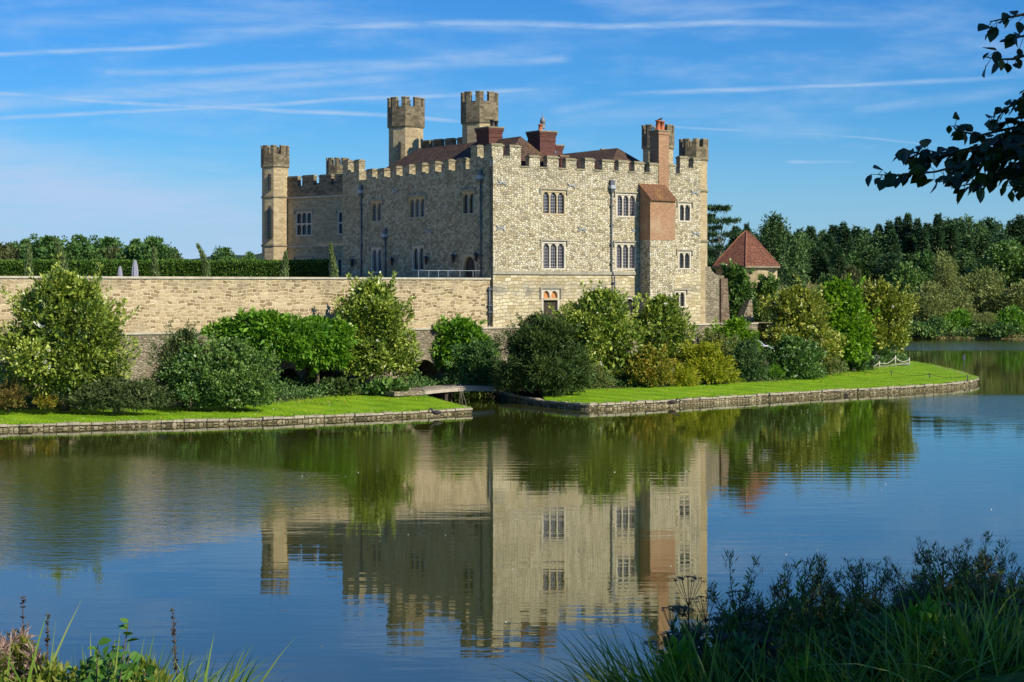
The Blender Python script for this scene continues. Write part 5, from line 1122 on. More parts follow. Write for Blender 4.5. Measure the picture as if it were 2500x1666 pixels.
FT = [('cedar_tree', 'cedar', 1652, 60, 476, 300, None, 'flat-topped cedar with bare trunk just right of the castle', 1),
      ('cedar_tree', 'cedar', 1622, 44, 495, 306, None, 'cedar half hidden behind the right turret', 1),
      ('conifer', 'fir1', 1716, 24, 518, 420, None, 'narrow dark conifer tip showing left of the cone roof apex', 0),
      ('bushy_tree', 'pine0', 1778, 40, 488, 395, None, 'tall bushy pine rising right of the cone roof', 0),
      ('conifer', 'fir2', 1826, 40, 532, 380, None, 'bushy grey-green conifer behind the round tower wall', 0),
      ('oak_tree', 'oak1', 1690, 40, 560, 330, None, 'leafy tree behind the cone roof at its left', 0),
      ('oak_tree', 'oak0', 1640, 44, 572, 335, None, 'green tree behind the trunk of the cedar', 0),
      ('broad_tree', 'oakb', 1952, 36, 612, 372, None, 'brownish-green round tree before the wood', 0),
      ('broad_tree', 'oak0', 1905, 26, 628, 375, None, 'small dark bush-like tree on the meadow edge', 0),
      ('broad_tree', 'oakl', 2080, 52, 600, 365, None, 'fresh green tree in front of the conifer wood', 0),
      ('grey_poplar', 'olive1', 2168, 32, 572, 372, None, 'grey-green pointed tree standing before the wood', 0),
      ('broad_tree', 'oakl', 2318, 80, 552, 378, None, 'large light green broadleaf tree at the right edge of the wood', 0),
      ('broad_tree', 'oak1', 2420, 80, 560, 372, None, 'broadleaf tree beyond the right edge', 0),
      ('willow', 'olive0', 2132, 62, 645, 345, None, 'olive-brown willow behind the round-headed magnolia', 0),
      ('willow', 'olive1', 2262, 66, 612, 358, None, 'broad olive willow in the middle of the far bank', 0),
      ('willow', 'olive0', 2352, 74, 640, 352, None, 'olive willow at the right end of the far bank', 0),
      ('willow', 'olive1', 2200, 46, 660, 348, None, 'low olive willow between two taller ones', 0),
      ('willow', 'oakb', 2028, 36, 668, 350, None, 'brownish willow hidden behind the magnolia', 0),
      ('far_bush', 'bush', 2150, 30, 728, 335, .6, 'dark bush at the water on the far bank, nearest the magnolia', 0),
      ('far_bush', 'bushl', 2205, 40, 712, 337, .6, 'pale green bush on the far bank beside the dark bush', 0),
      ('far_bush', 'olive0', 2262, 42, 716, 335, .6, 'pinkish-olive scrub in the middle of the far waterline', 0),
      ('far_bush', 'bushl', 2325, 46, 706, 336, .6, 'bright green bush on the far bank at the right edge', 0),
      ('far_bush', 'bush', 2300, 40, 742, 332, .5, 'low dark bush on the far waterline below the bright one', 0),
      ('far_bush', 'bush', 2108, 34, 740, 334, .6, 'low dark bush just right of the magnolia trunk', 0),
      ('far_bush', 'bushl', 2395, 50, 712, 336, .6, 'green bush on the far bank past the right edge', 0),
      ('far_bush', 'bush', 1880, 30, 660, 350, 4, 'rough bush on the dry meadow', 0),
      ('far_bush', 'bush', 1830, 24, 668, 340, 3, 'smaller rough bush on the dry meadow', 0)]
for nm, k, x, hw, top, Y, zg, lab, _ in FT:
    P = at(x, top, Y); far_tree(nm, k, x, hw, top, Y, zg if zg is not None else max(1.0, gz(P.x, Y)) - .3, lab, 'bush' if nm == 'far_bush' else 'tree')
# undergrowth on the far bank
rng = np.random.default_rng(9); n = 9000; X = rng.uniform(60, 150, n); Y = rng.uniform(328, 345, n); Z = rng.uniform(.2, 3.0, n) * (.5 + .5 * np.sin(X * .5) ** 2) + .3
tag(leaf_object('undergrowth', np.stack([X, Y, Z], 1), rng.normal(size=(n, 3)) + np.array((0, -.3, .8)), .7, .16, LEAF['laurel_y'], rng), kind='stuff')
n = 7000; X = rng.uniform(25, 160, n); Y = rng.uniform(352, 430, n); Z = far_h(X, Y) + rng.uniform(0, 1.2, n) * (np.sin(X * .21 + Y * .1) > -.2)
keep = ~((X > 55) & (X < 85) & (Y < 400)); tag(leaf_object('meadow_scrub', np.stack([X, Y, Z], 1)[keep], rng.normal(size=(keep.sum(), 3)) + np.array((0, -.2, .8)), .8, .18, LEAF['olive'], rng), kind='stuff')
# trees behind the hedge on the left
for x, hw, top, k, lab in ((2, 42, 560, 'oakb', 'grey-brown round tree at the far left behind the hedge'), (58, 36, 548, 'oak1', 'dark tree second from the left behind the hedge'), (108, 44, 540, 'oak0', 'broad dark oak behind the tallest leaning cypress'), (72, 30, 572, 'oakl', 'lower light green tree before the dark oaks at the left'),
                           (182, 46, 538, 'oak1', 'tall round oak left of the short parasol'), (245, 46, 543, 'oak0', 'round oak right behind the parasols'), (262, 34, 566, 'oakb', 'brownish lower tree behind the parasols'), (312, 40, 548, 'oak1', 'dark oak right of the parasols'), (352, 40, 543, 'oak0', 'last tall oak of the row before the open sky'),
                           (382, 22, 568, 'oak1', 'narrow tree at the end of the oak row'), (404, 17, 574, 'oakb', 'small lone tree right of the oak row'), (515, 28, 567, 'oak0', 'small dark tree standing alone left of the castle turret'), (574, 22, 577, 'oak1', 'small round tree next to the castle turret'), (-60, 50, 545, 'oak0', 'oak beyond the left edge'), (30, 30, 556, 'oak0', 'oak between the leftmost two trees')):
    P = at(x, top, 420); far_tree('oak_tree', k, x, hw * 1.28, top, 420 + rr.uniform(-14, 14), 8.5, lab, 'tree')
rng = np.random.default_rng(10); n = 5000; X = rng.uniform(-140, -58, n); Y = rng.uniform(395, 404, n); Z = rng.uniform(9, 15.2, n) + np.sin(X * .3)
tag(leaf_object('scrub_belt', np.stack([X, Y, Z], 1), rng.normal(size=(n, 3)) + np.array((0, -.3, .5)), .9, .3, LEAF['oak'], rng), kind='stuff')
# wooded hills on the horizon
HILL = grass_ground('far_wood', (.030, .050, .030), (.045, .070, .040), (.07, .09, .05), .02, .12)
def hill_h(X, Y): return 4 + (34 + 4 * np.sin(X * .006 + 1) + 2.5 * np.sin(X * .031) + 1.2 * np.sin(X * .13)) * np.exp(-((Y - 1350) / 140) ** 2)
grid_mesh('hills', np.linspace(-900, 900, 240), np.linspace(1050, 1700, 40), hill_h, HILL)

# ------------------------------------------------------------------ rope fence and chain posts
rf = []
for i, (x, yt, yb) in enumerate(((1103, 1170, 1228), (1229, 1162, 1212), (1340, 1157, 1200), (1452, 1118, 1188), (1550, 1133, 1183), (1517, 1128, 1150))):
    px, py = Z6(x, yb); p = onz(px, py, .78); h = (yb - yt) / 3.049 / F * p.y; rf.append((p, h))
fence = thing('rope_fence', rf[0][0], 'white posts joined by sagging pale rope beside the garden path', 'fence')
for p, h in rf:
    mb = MB(); mb.tube([(p.x, p.y, p.z - .2), (p.x, p.y, p.z + h)], [.06, .055], 8); mb.lathe((p.x, p.y, p.z + h), [(.062, -.02), (.07, .03), (.04, .07), (.01, .09)], 8); mb.build('post', POSTW, fence)
order = [0, 1, 2, 3, 4]
def sag(a, ha, b, hb, s, n=9): return [a.lerp(b, k / (n - 1)) + Vector((0, 0, ha + (hb - ha) * k / (n - 1) - .1 - s * 4 * (k / (n - 1)) * (1 - k / (n - 1)))) for k in range(n)]
for i, j in ((0, 1), (1, 2), (2, 3), (3, 4), (3, 5), (5, 4)):
    mb = MB(); (a, ha), (b, hb) = rf[i], rf[j]; mb.tube(sag(a, ha, b, hb, .42), .03, 6); mb.build('rope', ROPE, fence)
ch = thing('chain_fence', onz(*Z6(1164, 1240), .7), 'low black posts linked by a thin drooping line across the lawn tip', 'fence'); cp = []
for x, yt, yb in ((1164, 1203, 1240), (1424, 1220, 1255), (1692, 1237, 1268), (1957, 1250, 1285)):
    p = onz(*Z6(x, yb), .68); h = (yb - yt) / 3.049 / F * p.y; cp.append((p, h)); mb = MB(); mb.tube([(p.x, p.y, p.z - .2), (p.x, p.y, p.z + h)], .05, 6); mb.build('post', IRON, ch)
for (a, ha), (b, hb) in zip(cp, cp[1:]):
    mb = MB(); mb.tube(sag(a, ha, b, hb, .3), .018, 4); mb.build('line', IRON, ch)
p = onz(*Z6(1930, 1262), 0); mb = MB(); mb.tube([(p.x, p.y, -.5), (p.x + .1, p.y, 2.6)], .05, 6); mb.box(Frame((p.x, p.y), (1, 0), (0, -1)), -.12, .25, -.04, .04, 1.9, 2.35)
tag(mb.build('depth_marker', IRON), 'dark marker pole standing in the water behind the lawn tip', 'marker')
# path by the fence
pth = [onz(*Z6(x, y), .815) for x, y in ((1090, 1230), (1229, 1208), (1340, 1196), (1452, 1184), (1550, 1176))]; ptb = [onz(*Z6(x, y), .83) for x, y in ((1080, 1205), (1229, 1182), (1340, 1168), (1440, 1150), (1530, 1145))]
strip('path', resample(pth, 16), resample(ptb, 16), 3, plain('path_gravel', (.42, .38, .31), .2, 1.5))

# ------------------------------------------------------------------ birds
def bird_body(mb, pts, radii, n=8): mb.tube(pts, radii, n)
g = at(*Z6(540, 1048), 150); gl = thing('gull', g, 'white gull gliding past the dark shrubs left of the rope fence', 'bird')
mb = MB(); mb.tube([g + Vector((-.24, .06, .02)), g + Vector((-.14, .03, 0)), g, g + Vector((.12, -.02, .01)), g + Vector((.2, -.03, .03)), g + Vector((.27, -.05, .02))], [.012, .05, .07, .055, .045, .01], 8)
for s_, tip in ((-1, Vector((-.62, .3, .52))), (1, Vector((.72, -.3, -.22)))):
    e = g + tip * .5 + Vector((0, 0, .06)); tpt = g + tip
    for a, b, wa, wb in ((g, e, .11, .09), (e, tpt, .09, .02)):
        fwd = Vector((.55, -.2, .05)); mb.face([a + fwd * wa, b + fwd * wb, b - fwd * wb, a - fwd * wa]); mb.face([a - fwd * wa + Vector((0, 0, -.02)), b - fwd * wb + Vector((0, 0, -.02)), b + fwd * wb + Vector((0, 0, -.02)), a + fwd * wa + Vector((0, 0, -.02))])
mb.build('body', WHITE, gl)
def duck(px, py, z, lab, s=1.0, face=1):
    p = onz(px, py, z); t = thing('duck', p, lab, 'bird')
    mb = MB(); f = face * s; V3 = lambda a, c: p + Vector((a * f, 0, c * s))
    mb.tube([V3(-.42, .16), V3(-.30, .16), V3(-.1, .15), V3(.12, .16), V3(.24, .22), V3(.28, .34), V3(.33, .40), V3(.42, .39), V3(.50, .37)], [.02 * s, .10 * s, .16 * s, .15 * s, .09 * s, .06 * s, .075 * s, .05 * s, .012 * s], 8); mb.build('body', DUCK, t)
    return t
duck(1002, 953.5, .22, 'dark duck sitting on the stone edging near the left lawn corner', 1.15, -1)
duck(1546, 929, .25, 'dark duck resting on the edging of the right lawn', 1.1, 1)
duck(1946, 910.5, .02, 'tiny dark duck on the water by the far end of the edging', .8, 1)
p = Vector(R.pt((t0_ + t1s) / 2, -.5, ztp + 1.02)); bt = thing('pigeon', p, 'small pigeon perched on the terracotta chimney pot', 'bird')
mb = MB(); mb.tube([p + Vector((-.32, 0, .05)), p + Vector((-.1, 0, .12)), p + Vector((.1, 0, .18)), p + Vector((.17, 0, .28)), p + Vector((.26, 0, .28))], [.02, .10, .09, .06, .01], 7); mb.build('body', DUCK, bt)
# leaves lying on the lawns, flecks on the water
rng = np.random.default_rng(31)
GRASS = leafmat('lawn_blade', (.10, .20, .010), (.17, .30, .012), (.30, .38, .03), .6, .2, .3)
def on_lawn(front, back, n, f0, f1, i0=0.0, i1=1.0):
    A_, B_ = np.array([tuple(p) for p in resample(front, 120)]), np.array([tuple(p) for p in resample(back, 120)])
    q = rng.uniform(i0, i1, n) * 118.99; i = q.astype(int); u = (q - i)[:, None]; f = rng.uniform(f0, f1, n)[:, None]
    return (A_[i] * (1 - u) + A_[i + 1] * u) * (1 - f) + (B_[i] * (1 - u) + B_[i + 1] * u) * f + np.array((0, 0, .02))
for fr_, bk_ in ((LF, LB), (RF, RB)):
    P = np.concatenate([on_lawn(fr_, bk_, 9000, 0, 1), on_lawn(fr_, bk_, 2600, -.01, .035), on_lawn(fr_, bk_, 1600, .95, 1.03)]); n = len(P); long_ = np.where(np.arange(n) < 9000, .10, .19)
    tag(leaf_object('lawn_tufts', P, rng.normal(size=(n, 3)) * .5 + np.array((0, -.1, .8)), long_, .016, GRASS, rng), kind='stuff')
P = np.concatenate([on_lawn(LF, LB, 150, .55, 1, .70, .97), on_lawn(LF, LB, 60, .1, 1, .1, .7), on_lawn(RF, RB, 70, .75, 1, .5, .75), on_lawn(RF, RB, 110, .1, 1, 0, .9)])
tag(leaf_object('fallen_leaves', P, rng.normal(size=(len(P), 3)) * np.array((1, 1, .15)), .20, .08, LEAF['orange'], rng), kind='stuff')
P = np.concatenate([on_lawn(LF, LB, 160, .02, .9), on_lawn(RF, RB, 200, .02, .9)])
tag(leaf_object('daisies', P + np.array((0, 0, .05)), rng.normal(size=(len(P), 3)) * np.array((1, 1, .2)), .07, .03, LEAF['white'], rng), kind='stuff')
P = np.stack([rng.uniform(-14, 34, 70), rng.uniform(44, 100, 70), np.full(70, .015)], 1)
tag(leaf_object('feathers', P, rng.normal(size=(70, 3)) * np.array((1, .4, .15)), .065, .02, LEAF['white'], rng), kind='stuff')

# ------------------------------------------------------------------ foreground plants
def blades(name, roots, lens, dirs, width, mat, rng, parent=None, segs=5, droop=.6):
    n = len(roots); vs = np.zeros((n, (segs + 1) * 2, 3)); roots = np.asarray(roots); dirs = np.asarray(dirs); lens = np.asarray(lens)
    side = np.cross(dirs, rng.normal(size=(n, 3))); side[:, 2] *= .3; side /= np.linalg.norm(side, axis=1)[:, None]
    h = np.stack([dirs[:, 0], dirs[:, 1], 0 * lens], 1); dr = rng.uniform(.3, 1.3, n) * droop
    for k in range(segs + 1):
        f = k / segs; p = roots + dirs * (lens * f)[:, None] + h * (lens * f * f * dr * .5)[:, None]; p[:, 2] -= lens * dr * .55 * f ** 2.4
        wd = (width * rng.uniform(.95, 1.05, n) * (1 - f ** 1.8) * (.55 + .9 * min(f * 3, 1) * .5))[:, None]
        vs[:, 2 * k] = p - side * wd; vs[:, 2 * k + 1] = p + side * wd
    org = np.array(ORG.get(parent.name, Vector()) if parent else Vector()); V = (vs - org).reshape(-1, 3)
    m = (segs + 1) * 2; base = (np.arange(n) * m)[:, None]; q = np.concatenate([base + np.array([2 * k, 2 * k + 1, 2 * k + 3, 2 * k + 2]) for k in range(segs)], 1).reshape(-1, 4)
    me = bpy.data.meshes.new(name); me.from_pydata(V.tolist(), [], q.tolist()); a = me.attributes.new('tint', 'FLOAT', 'FACE'); a.data.foreach_set('value', np.repeat(rng.random(n), segs).astype(np.float32))
    me.polygons.foreach_set('use_smooth', [True] * len(q)); me.materials.append(mat); me.update(); o = bpy.data.objects.new(name, me); COL.objects.link(o)
    if parent: o.parent = parent; ORG[o.name] = Vector(org)
    return o
def ground_pt(px, Y): X = (px - CX) / F * Y; return (X, Y, bz(X, Y) - .03)
def grass_mass(name, px0, px1, Y0, Y1, n, L0, L1, lean, width, mat, seed, spread=.35):
    rng = np.random.default_rng(seed); px = rng.uniform(px0, px1, n); Y = rng.uniform(Y0, Y1, n); R_ = np.array([ground_pt(a, b) for a, b in zip(px, Y)])
    D = rng.normal(size=(n, 3)) * spread + np.array((lean, -.05, 1.0)); D /= np.linalg.norm(D, axis=1)[:, None]
    return tag(blades(name, R_, rng.uniform(L0, L1, n), D, width, mat, rng), kind='stuff')
# --- left: sunlit rushes
grass_mass('rushes', -60, 320, 7.4, 8.7, 560, .48, .90, .10, .010, LEAF['blade'], 41, .22)
grass_mass('rushes', 270, 500, 7.3, 8.3, 420, .42, .80, .30, .009, LEAF['blade'], 42, .25)
def leafy_mass(name, cx, hw, ytop, Y, kind, L, W, n, seed, depth=.5, up=.6, clumps=40):
    rng = np.random.default_rng(seed); P0 = at(cx, ytop, Y); zb_ = bz(P0.x, Y); r = (hw / F * Y, depth, (P0.z - zb_) / 2)
    P, D, tint, cc, _ = crown_pts(rng, (P0.x, Y, (P0.z + zb_) / 2), r, n, clumps, .32, 'dome', up, spike=.2)
    return tag(leaf_object(name, P, D, L, W, LEAF[kind], rng, None, tint), kind='stuff')
leafy_mass('ground_cover', 26, 78, 1482, 7.8, 'leaf_y', .05, .010, 5200, 43)
leafy_mass('ground_cover', 120, 70, 1520, 7.6, 'leaf_y', .05, .011, 2600, 45)
leafy_mass('ground_cover', 330, 90, 1538, 7.6, 'leaf_y', .05, .010, 2200, 46)
leafy_mass('ground_cover', 240, 130, 1515, 7.9, 'alder', .055, .018, 1500, 44)
# willowherb seed plumes
for i, (x, y) in enumerate(((10, 1490), (28, 1470), (52, 1462), (70, 1498), (-6, 1478), (40, 1500), (84, 1520))):
    Y = 7.7 + .1 * (i % 3); p1 = at(x, y - 6, Y); p0 = Vector((p1.x + .05, Y, bz(p1.x, Y)))
    t = thing('willowherb', p0, 'pinkish seeding willowherb stems in the corner at the left', 'plant', 'willowherb at the left edge'); rng = np.random.default_rng(400 + i); n = 150
    mb = MB(); mb.tube([p0, p0.lerp(p1, .5) + Vector((.02, 0, 0)), p1], [.006, .005, .002], 5); mb.build('stem', leaf_stem := LEAF['pink'], t)
    k = rng.uniform(.74, 1, n); P = np.array(p0) + k[:, None] * np.array(p1 - p0) + rng.normal(0, .02, (n, 3)) * (1.5 - k)[:, None]
    leaf_object('seed_cluster', P, rng.normal(size=(n, 3)) * .7 + np.array((0, 0, .9)), .055, .0045, LEAF['pink'], rng, t)  # dried seed plumes, no flowers
# loosestrife spikes
for i, (x0, x1, y, lab) in enumerate(((50, 52, 1372, 'tallest dark seed spike at the left edge'), (95, 110, 1406, 'shorter dark seed spike left of the leafy sapling'), (412, 397, 1402, 'lone dark seed spike right of the leafy sapling'))):
    Y = 8.1; p1 = at(x1, y, Y); p0 = Vector(ground_pt(x0, Y)); t = thing('seed_spike', p0, lab, 'plant', 'dark seed spikes at the left'); rng = np.random.default_rng(420 + i)
    mb = MB(); mb.tube([p0, p0.lerp(p1, .5) + Vector((.01, 0, 0)), p1], [.006, .005, .002], 6); mb.build('stem', WOOD_D, t); P, D = [], []
    for k in np.sort(np.concatenate([np.linspace(.28, .95, 15) + rng.normal(0, .008, 15), rng.uniform(.55, 1, 26)])):
        c = p0.lerp(p1, k) + Vector((.01, 0, 0)) * (1 - k)
        for a in range(rng.integers(3, 8)): an = rng.uniform(0, 6.28); P.append(c); D.append((cos(an), sin(an), rng.uniform(.0, .9)))
    leaf_object('seed_cluster', np.array(P), np.array(D), .017, .0045, LEAF['weed_p'], rng, t)  # dark dried seeds along the spike
# leafy alder sapling
Y = 7.45; p0 = Vector(ground_pt(235, Y)); t = thing('alder_sapling', p0, 'young alder sapling with rounded ribbed leaves among the rushes', 'sapling'); rng = np.random.default_rng(433)
mb = MB(); P, D = [], []
for (x, y) in ((295, 1432), (262, 1478), (225, 1480), (300, 1500), (200, 1515), (335, 1545), (250, 1520), (280, 1540), (170, 1540)):
    p1 = at(x, y, Y + rng.uniform(-.12, .12)); m = p0.lerp(p1, .55) + Vector((rng.uniform(-.03, .03), 0, .02)); mb.tube([p0, m, p1], [.008, .005, .002], 6)
    for k in np.linspace(.25, 1, 17):
        c = m.lerp(p1, (k - .5) * 2) if k > .5 else p0.lerp(m, k * 2); P.append(c); an = rng.uniform(0, 6.28); D.append((cos(an), sin(an) * .6, rng.uniform(-.1, .5)))
mb.build('stem', BARK, t)
def broad_leaves(name, P, D, L, W, mat, rng, parent, tint=None):
    """ovate leaves of six sides, folded along the midrib"""
    n = len(P); P = np.array([tuple(p) for p in P]); D = np.array(D, float); D /= np.linalg.norm(D, axis=1)[:, None]
    up = np.array((0, -.25, 1.0)) + rng.normal(size=(n, 3)) * .45; Sd = np.cross(D, up); Sd /= np.linalg.norm(Sd, axis=1)[:, None]; Nn = np.cross(Sd, D)
    Lr = (L * rng.uniform(.6, 1.2, n))[:, None]; Wr = Lr * W; c = rng.uniform(-.25, .15, n)[:, None]
    rows = [(0.0, 0.0, 0.0), (.18, .72, .10), (.45, 1.0, .16), (.72, .66, .10), (1.0, .0, 0.0)]; vs = []
    for f, w_, fold in rows:
        mid = P + D * Lr * f + Nn * Lr * c * f * f
        if w_ == 0: vs.append(mid)
        else: vs += [mid - Sd * Wr * w_ + Nn * Wr * fold * 2, mid, mid + Sd * Wr * w_ + Nn * Wr * fold * 2]
    V = np.stack(vs, 1); m = V.shape[1]; fs0 = [(0, 2, 1), (0, 3, 2), (1, 2, 5, 4), (2, 3, 6, 5), (4, 5, 8, 7), (5, 6, 9, 8), (7, 8, 10), (8, 9, 10)]
    fs = [tuple(int(i * m + q) for q in f) for i in range(n) for f in fs0]; org = np.array(ORG.get(parent.name, Vector()))
    me = bpy.data.meshes.new(name); me.from_pydata((V.reshape(-1, 3) - org).tolist(), [], fs)
    a = me.attributes.new('tint', 'FLOAT', 'FACE'); a.data.foreach_set('value', np.repeat(rng.random(n) if tint is None else tint, len(fs0)).astype(np.float32)); me.materials.append(mat)
    me.polygons.foreach_set('use_smooth', [True] * len(fs)); me.update(); o = bpy.data.objects.new(name, me); COL.objects.link(o); o.parent = parent; ORG[o.name] = Vector(org); return o
broad_leaves('leaves', P, D, .058, .38, LEAF['alder'], rng, t)
# --- right: shaded bank
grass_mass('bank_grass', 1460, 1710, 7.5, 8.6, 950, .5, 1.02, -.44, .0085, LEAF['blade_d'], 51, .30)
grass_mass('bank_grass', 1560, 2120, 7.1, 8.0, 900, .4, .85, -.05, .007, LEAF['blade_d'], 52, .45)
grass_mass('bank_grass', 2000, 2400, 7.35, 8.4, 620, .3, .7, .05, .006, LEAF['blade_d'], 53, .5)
grass_mass('straw_reeds', 2330, 2470, 9.6, 10.4, 260, .6, 1.05, -.25, .010, LEAF['straw'], 54, .18)
grass_mass('pale_blades', 1500, 2330, 7.1, 8.0, 260, .40, .80, -.1, .0065, LEAF['blade'], 55, .55)
for i, (cx, hw, yt, Y) in enumerate(((1580, 75, 1430, 8.6), (1700, 90, 1395, 8.8), (1830, 100, 1370, 9.0), (1960, 100, 1375, 9.0), (2090, 110, 1355, 9.2), (2220, 110, 1330, 9.3), (2340, 90, 1340, 9.2), (1650, 110, 1480, 8.1), (1850, 140, 1450, 8.2), (2080, 150, 1440, 8.3), (2290, 130, 1440, 8.3))):
    leafy_mass('undergrowth', cx, hw, yt, Y, 'weed', .048, .010, 4200, 500 + i, .45, .5, 46)
for i, (cx, hw, yt, Y) in enumerate(((2010, 80, 1420, 7.9), (2130, 90, 1400, 8.0), (1720, 70, 1470, 7.7), (1850, 80, 1500, 7.6), (2270, 80, 1450, 7.8), (1560, 60, 1490, 7.8))):
    leafy_mass('undergrowth', cx, hw, yt, Y, 'wisteria' if i % 2 else 'oak', .055, .014, 1900, 540 + i, .35, .5, 40)
def tall_weed(seed, h):
    """branching weed: leafy stems with narrow leaves and a feathery purple head"""
    rng = np.random.default_rng(seed); t = thing('tall_weed', (0, 0, 0), 'weed', 'plant'); mb = MB(); P, D, P2, D2 = [], [], [], []
    mb.tube([(0, 0, 0), (.02, 0, h * .5), (.0, 0, h * .82)], [.007, .005, .003], 5)
    for j in range(17):
        an = rng.uniform(0, 6.28); z0 = h * rng.uniform(.35, .8); q = Vector((cos(an) * rng.uniform(.05, .16), sin(an) * .12, z0 + h * rng.uniform(.12, .26))); b = Vector((.01, 0, z0)); mb.tube([b, b.lerp(q, .5) + Vector((cos(an) * .02, 0, 0)), q], [.003, .0025, .001], 4)
        for k in np.linspace(.15, 1, 20): P.append(b.lerp(q, k)); a2 = rng.uniform(0, 6.28); D.append((cos(a2), sin(a2), .7))
        for k in range(24): a2 = rng.uniform(0, 6.28); P2.append(q + Vector((rng.normal(0, .012), rng.normal(0, .012), -.07 * rng.random()))); D2.append((cos(a2) * .55, sin(a2) * .55, 1))
    for k in np.linspace(.1, .85, 70): P.append((.01, 0, h * k)); a2 = rng.uniform(0, 6.28); D.append((cos(a2), sin(a2), .45))
    mb.build('stem', WOOD_D, t); leaf_object('leaves', np.array([tuple(p) for p in P]), np.array(D), .040, .0048, LEAF['weed'], rng, t); leaf_object('seed_cluster', np.array([tuple(p) for p in P2]), np.array(D2), .042, .0017, LEAF['weed_p'], rng, t); return t  # the feathery heads are dry seed sprays in one mesh
def umbel_weed(seed, h):
    rng = np.random.default_rng(seed); t = thing('umbel_weed', (0, 0, 0), 'weed', 'plant'); mb = MB(); P, D = [], []
    mb.tube([(0, 0, 0), (.01, 0, h * .6), (0, 0, h * .86)], [.006, .005, .0035], 6); heads = [(Vector((0, 0, h * .86)), Vector((0, 0, h)), .075)]
    for j in range(3): an = rng.uniform(0, 6.28); b = Vector((.005, 0, h * rng.uniform(.45, .72))); e = b + Vector((cos(an) * rng.uniform(.09, .16), sin(an) * .1, h * rng.uniform(.14, .24))); mb.tube([b, b.lerp(e, .6) + Vector((0, 0, -.015)), e], [.004, .003, .0022], 5); heads.append((e, e + (e - b).normalized() * .05, rng.uniform(.04, .058)))
    for b, e, r in heads:
        P, D = [], []
        for a in range(13):
            an = a * 2.4; q = r * sqrt((a + .5) / 13); tip = e + Vector((cos(an) * q, sin(an) * q, -q * q * 3.5)); mb.tube([b, b.lerp(tip, .55) + Vector((0, 0, -.006)), tip], .0013, 4, cap=False)
            for k in range(15): P.append(tip + Vector((rng.normal(0, .0065), rng.normal(0, .0065), rng.normal(0, .002)))); D.append((rng.normal(), rng.normal(), .5))
        leaf_object('seed_head', np.array([tuple(p) for p in P]), np.array(D), .009, .0035, LEAF['umbel'], rng, t)
    mb.build('stem', WOOD_D, t); return t
wp = [tall_weed(600 + i, 1.0) for i in range(4)]; up_ = [umbel_weed(620 + i, 1.0) for i in range(3)]; usedw = set()
def put(src, px, ytop, Y, lab, group):
    o = src if id(src) not in usedw else copy_tree(src); usedw.add(id(src)); P1 = at(px, ytop, Y); zb_ = bz(P1.x, Y); h = P1.z - zb_
    o.location = (P1.x, Y, zb_); s = max(.8, min(1.2, h)); o.scale = (s, s, h); o.rotation_euler = (0, 0, rr.uniform(0, 6.28)); tag(o, lab, 'plant', group)
for i, (px, y, Y) in enumerate(((1692, 1308, 9.2), (1770, 1345, 9.0), (1800, 1310, 9.4), (1830, 1290, 9.5), (1850, 1300, 9.2), (1870, 1310, 9.6), (1745, 1365, 8.8), (1900, 1325, 9.2), (1925, 1308, 9.5), (1950, 1330, 9.0), (1965, 1295, 9.4), (1985, 1285, 9.6), (2005, 1300, 9.3), (2030, 1335, 9.0),
                              (2065, 1330, 9.3), (2085, 1300, 9.6), (2100, 1310, 9.2), (2125, 1315, 9.4), (2150, 1258, 9.7), (2168, 1250, 9.8), (2185, 1262, 9.6), (2140, 1290, 9.4), (2200, 1280, 9.5), (2225, 1262, 9.7), (2245, 1255, 9.9), (2262, 1268, 9.6), (2285, 1290, 9.4), (2300, 1280, 9.7), (2320, 1300, 9.3), (2345, 1310, 9.4),
                              (1720, 1400, 8.6), (1880, 1380, 8.7), (2040, 1370, 8.8), (2210, 1350, 8.9), (2300, 1350, 8.8), (1810, 1400, 8.5), (1960, 1390, 8.6), (2130, 1370, 8.7), (1660, 1400, 8.8), (2270, 1310, 9.1))):
    put(wp[i % 4], px, y, Y, 'dark feathery-topped weed among the shaded growth on the near right bank', 'feathery weeds on the near right bank')
UM = ((1582, 1326, 8.4, 'tallest flat-headed dry umbel at the left end of the right bank'), (1622, 1372, 8.3, None), (1545, 1395, 8.2, None), (1700, 1360, 8.5, None), (1655, 1410, 8.2, None), (1730, 1430, 8.0, None), (1760, 1440, 8.0, None), (2085, 1345, 8.6, None), (2120, 1340, 8.7, None), (2060, 1380, 8.4, None),
      (2290, 1322, 8.5, None), (2330, 1318, 8.5, None), (2250, 1345, 8.4, None), (2345, 1345, 8.3, None), (1690, 1455, 7.9, None), (1780, 1470, 7.8, None), (1610, 1440, 8.0, None))
for i, (px, y, Y, lab) in enumerate(UM): put(up_[i % 3], px, y, Y, lab or 'dry flat-headed umbel among the shaded weeds on the near right bank', 'dry umbels on the near right bank')

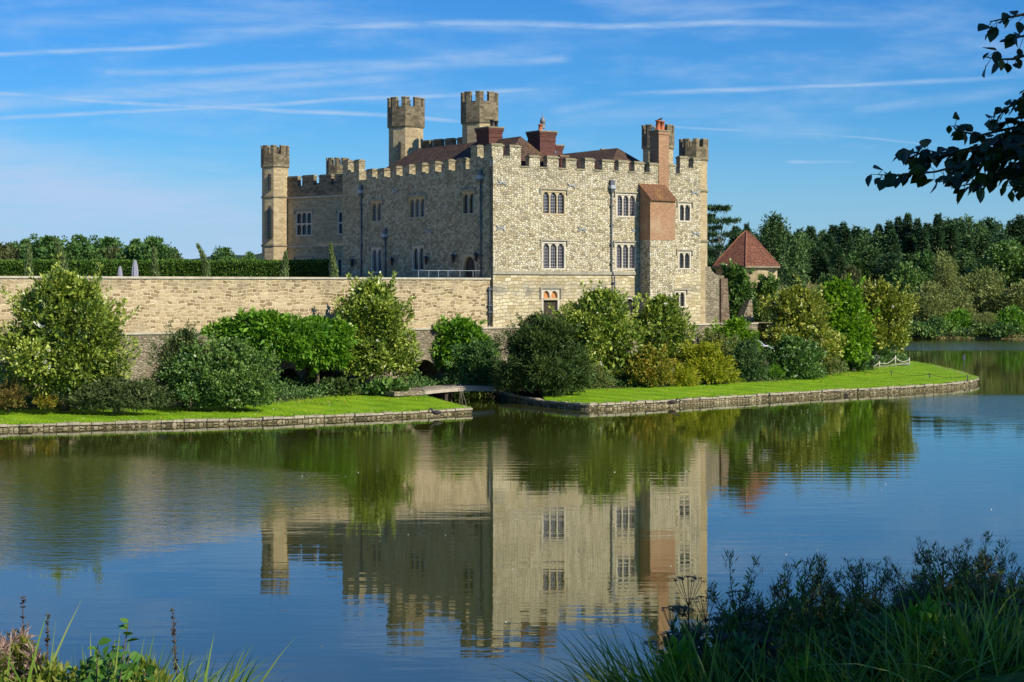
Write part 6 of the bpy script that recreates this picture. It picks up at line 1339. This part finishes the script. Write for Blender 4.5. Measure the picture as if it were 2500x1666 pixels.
# ------------------------------------------------------------------ tree overhanging at the right: trunk and most of the crown stand outside the view
bt = thing('beech_tree', (7.6, 4.2, bz(7.6, 4.2)), 'dark leafy tree branch hanging into the sky at the upper right', 'tree')
mb = MB(); z0 = bz(7.6, 4.2) - .3
mb.tube([(7.6, 4.2, z0), (7.5, 4.2, 10), (7.3, 4.3, 12.5), (7.0, 4.5, 15)], [.32, .26, .2, .08], 10)
rng = np.random.default_rng(700); Pb, Db = [], []
def twig(pix, r0=.008, leaves=14, Y=8.0, back=None):
    pts = [at(x, y, Y + rng.uniform(-.12, .12)) for x, y in pix]
    if back: pts = [back] + pts
    mb.tube(pts, [r0 * (1 - .8 * i / (len(pts) - 1)) for i in range(len(pts))], 6)
    n = len(pts) - 1
    for k in np.linspace(.0, 1, int(leaves * 2.0)):
        s_ = min(n - 1e-6, k * n); i = int(s_); c = pts[i].lerp(pts[i + 1], s_ - i)
        if c.x > .305 * c.y + .6: continue
        d = (pts[i + 1] - pts[i]).normalized(); sd = rng.choice((-1, 1))
        q = Vector((c.x + rng.normal() * .015, c.y + rng.normal() * .05, c.z + rng.normal() * .018)); mb.tube([c, q], .0016, 3, cap=False); Pb.append(tuple(q)); Db.append((d.x * .6 + rng.normal() * .25, d.y + rng.normal() * .5, d.z * .6 - .62 + rng.normal() * .38))
J = Vector((3.7, 7.0, 10.95))
mb.tube([(7.4, 4.25, 11.2), (5.6, 5.4, 11.3), tuple(J)], [.11, .075, .035], 8)
for pix, nl in (([(2353, 330), (2250, 368), (2150, 395), (2085, 402), (2018, 402)], 34), ([(2353, 340), (2240, 345), (2150, 362), (2100, 350), (2080, 344)], 32), ([(2353, 310), (2290, 330), (2210, 345), (2160, 352), (2130, 345)], 26),
                ([(2353, 290), (2300, 300), (2250, 312), (2200, 300), (2190, 290)], 18), ([(2360, 262), (2320, 280), (2290, 285), (2270, 278)], 12), ([(2360, 235), (2330, 240), (2310, 250), (2296, 258)], 10), ([(2365, 380), (2300, 395), (2240, 420), (2200, 430)], 22),
                ([(2365, 350), (2290, 370), (2230, 385), (2170, 410)], 30), ([(2370, 320), (2320, 350), (2260, 360), (2220, 380)], 28), ([(2370, 360), (2330, 380), (2300, 400), (2260, 415)], 24), ([(2375, 400), (2345, 415), (2330, 430)], 14), ([(2375, 300), (2330, 310), (2290, 340)], 20),
                ([(2370, 205), (2350, 222), (2335, 235)], 6), ([(2370, 30), (2330, 38), (2300, 45), (2275, 50)], 8), ([(2372, 78), (2340, 86), (2315, 92)], 7), ([(2372, 122), (2330, 136), (2295, 137), (2258, 130)], 8), ([(2375, 340), (2340, 330), (2310, 345), (2270, 340)], 22), ([(2378, 420), (2355, 400), (2330, 395)], 16), ([(2376, 270), (2345, 300), (2320, 320)], 16)):
    twig(pix, .011, nl, 8.0 + rng.uniform(-.25, .25), J)
mb.build('trunk', BARK, bt)
tints = rng.random(len(Pb)); broad_leaves('branch_leaves', Pb, Db, .070, .37, LEAF['shade'], rng, bt, tints)
P, D, tint, cc, _ = crown_pts(rng, (8.3, 4.3, 13.7), (3.1, 4.2, 3.3), 17000, 70, .32, 'ball', .1)
keep = ~((P[:, 1] > .2) & (P[:, 0] < .301 * P[:, 1] + .35) & (P[:, 2] < EYE + .169 * P[:, 1] + .35)); broad_leaves('crown', P[keep], D[keep], .165, .38, LEAF['shade'], rng, bt, tint[keep])
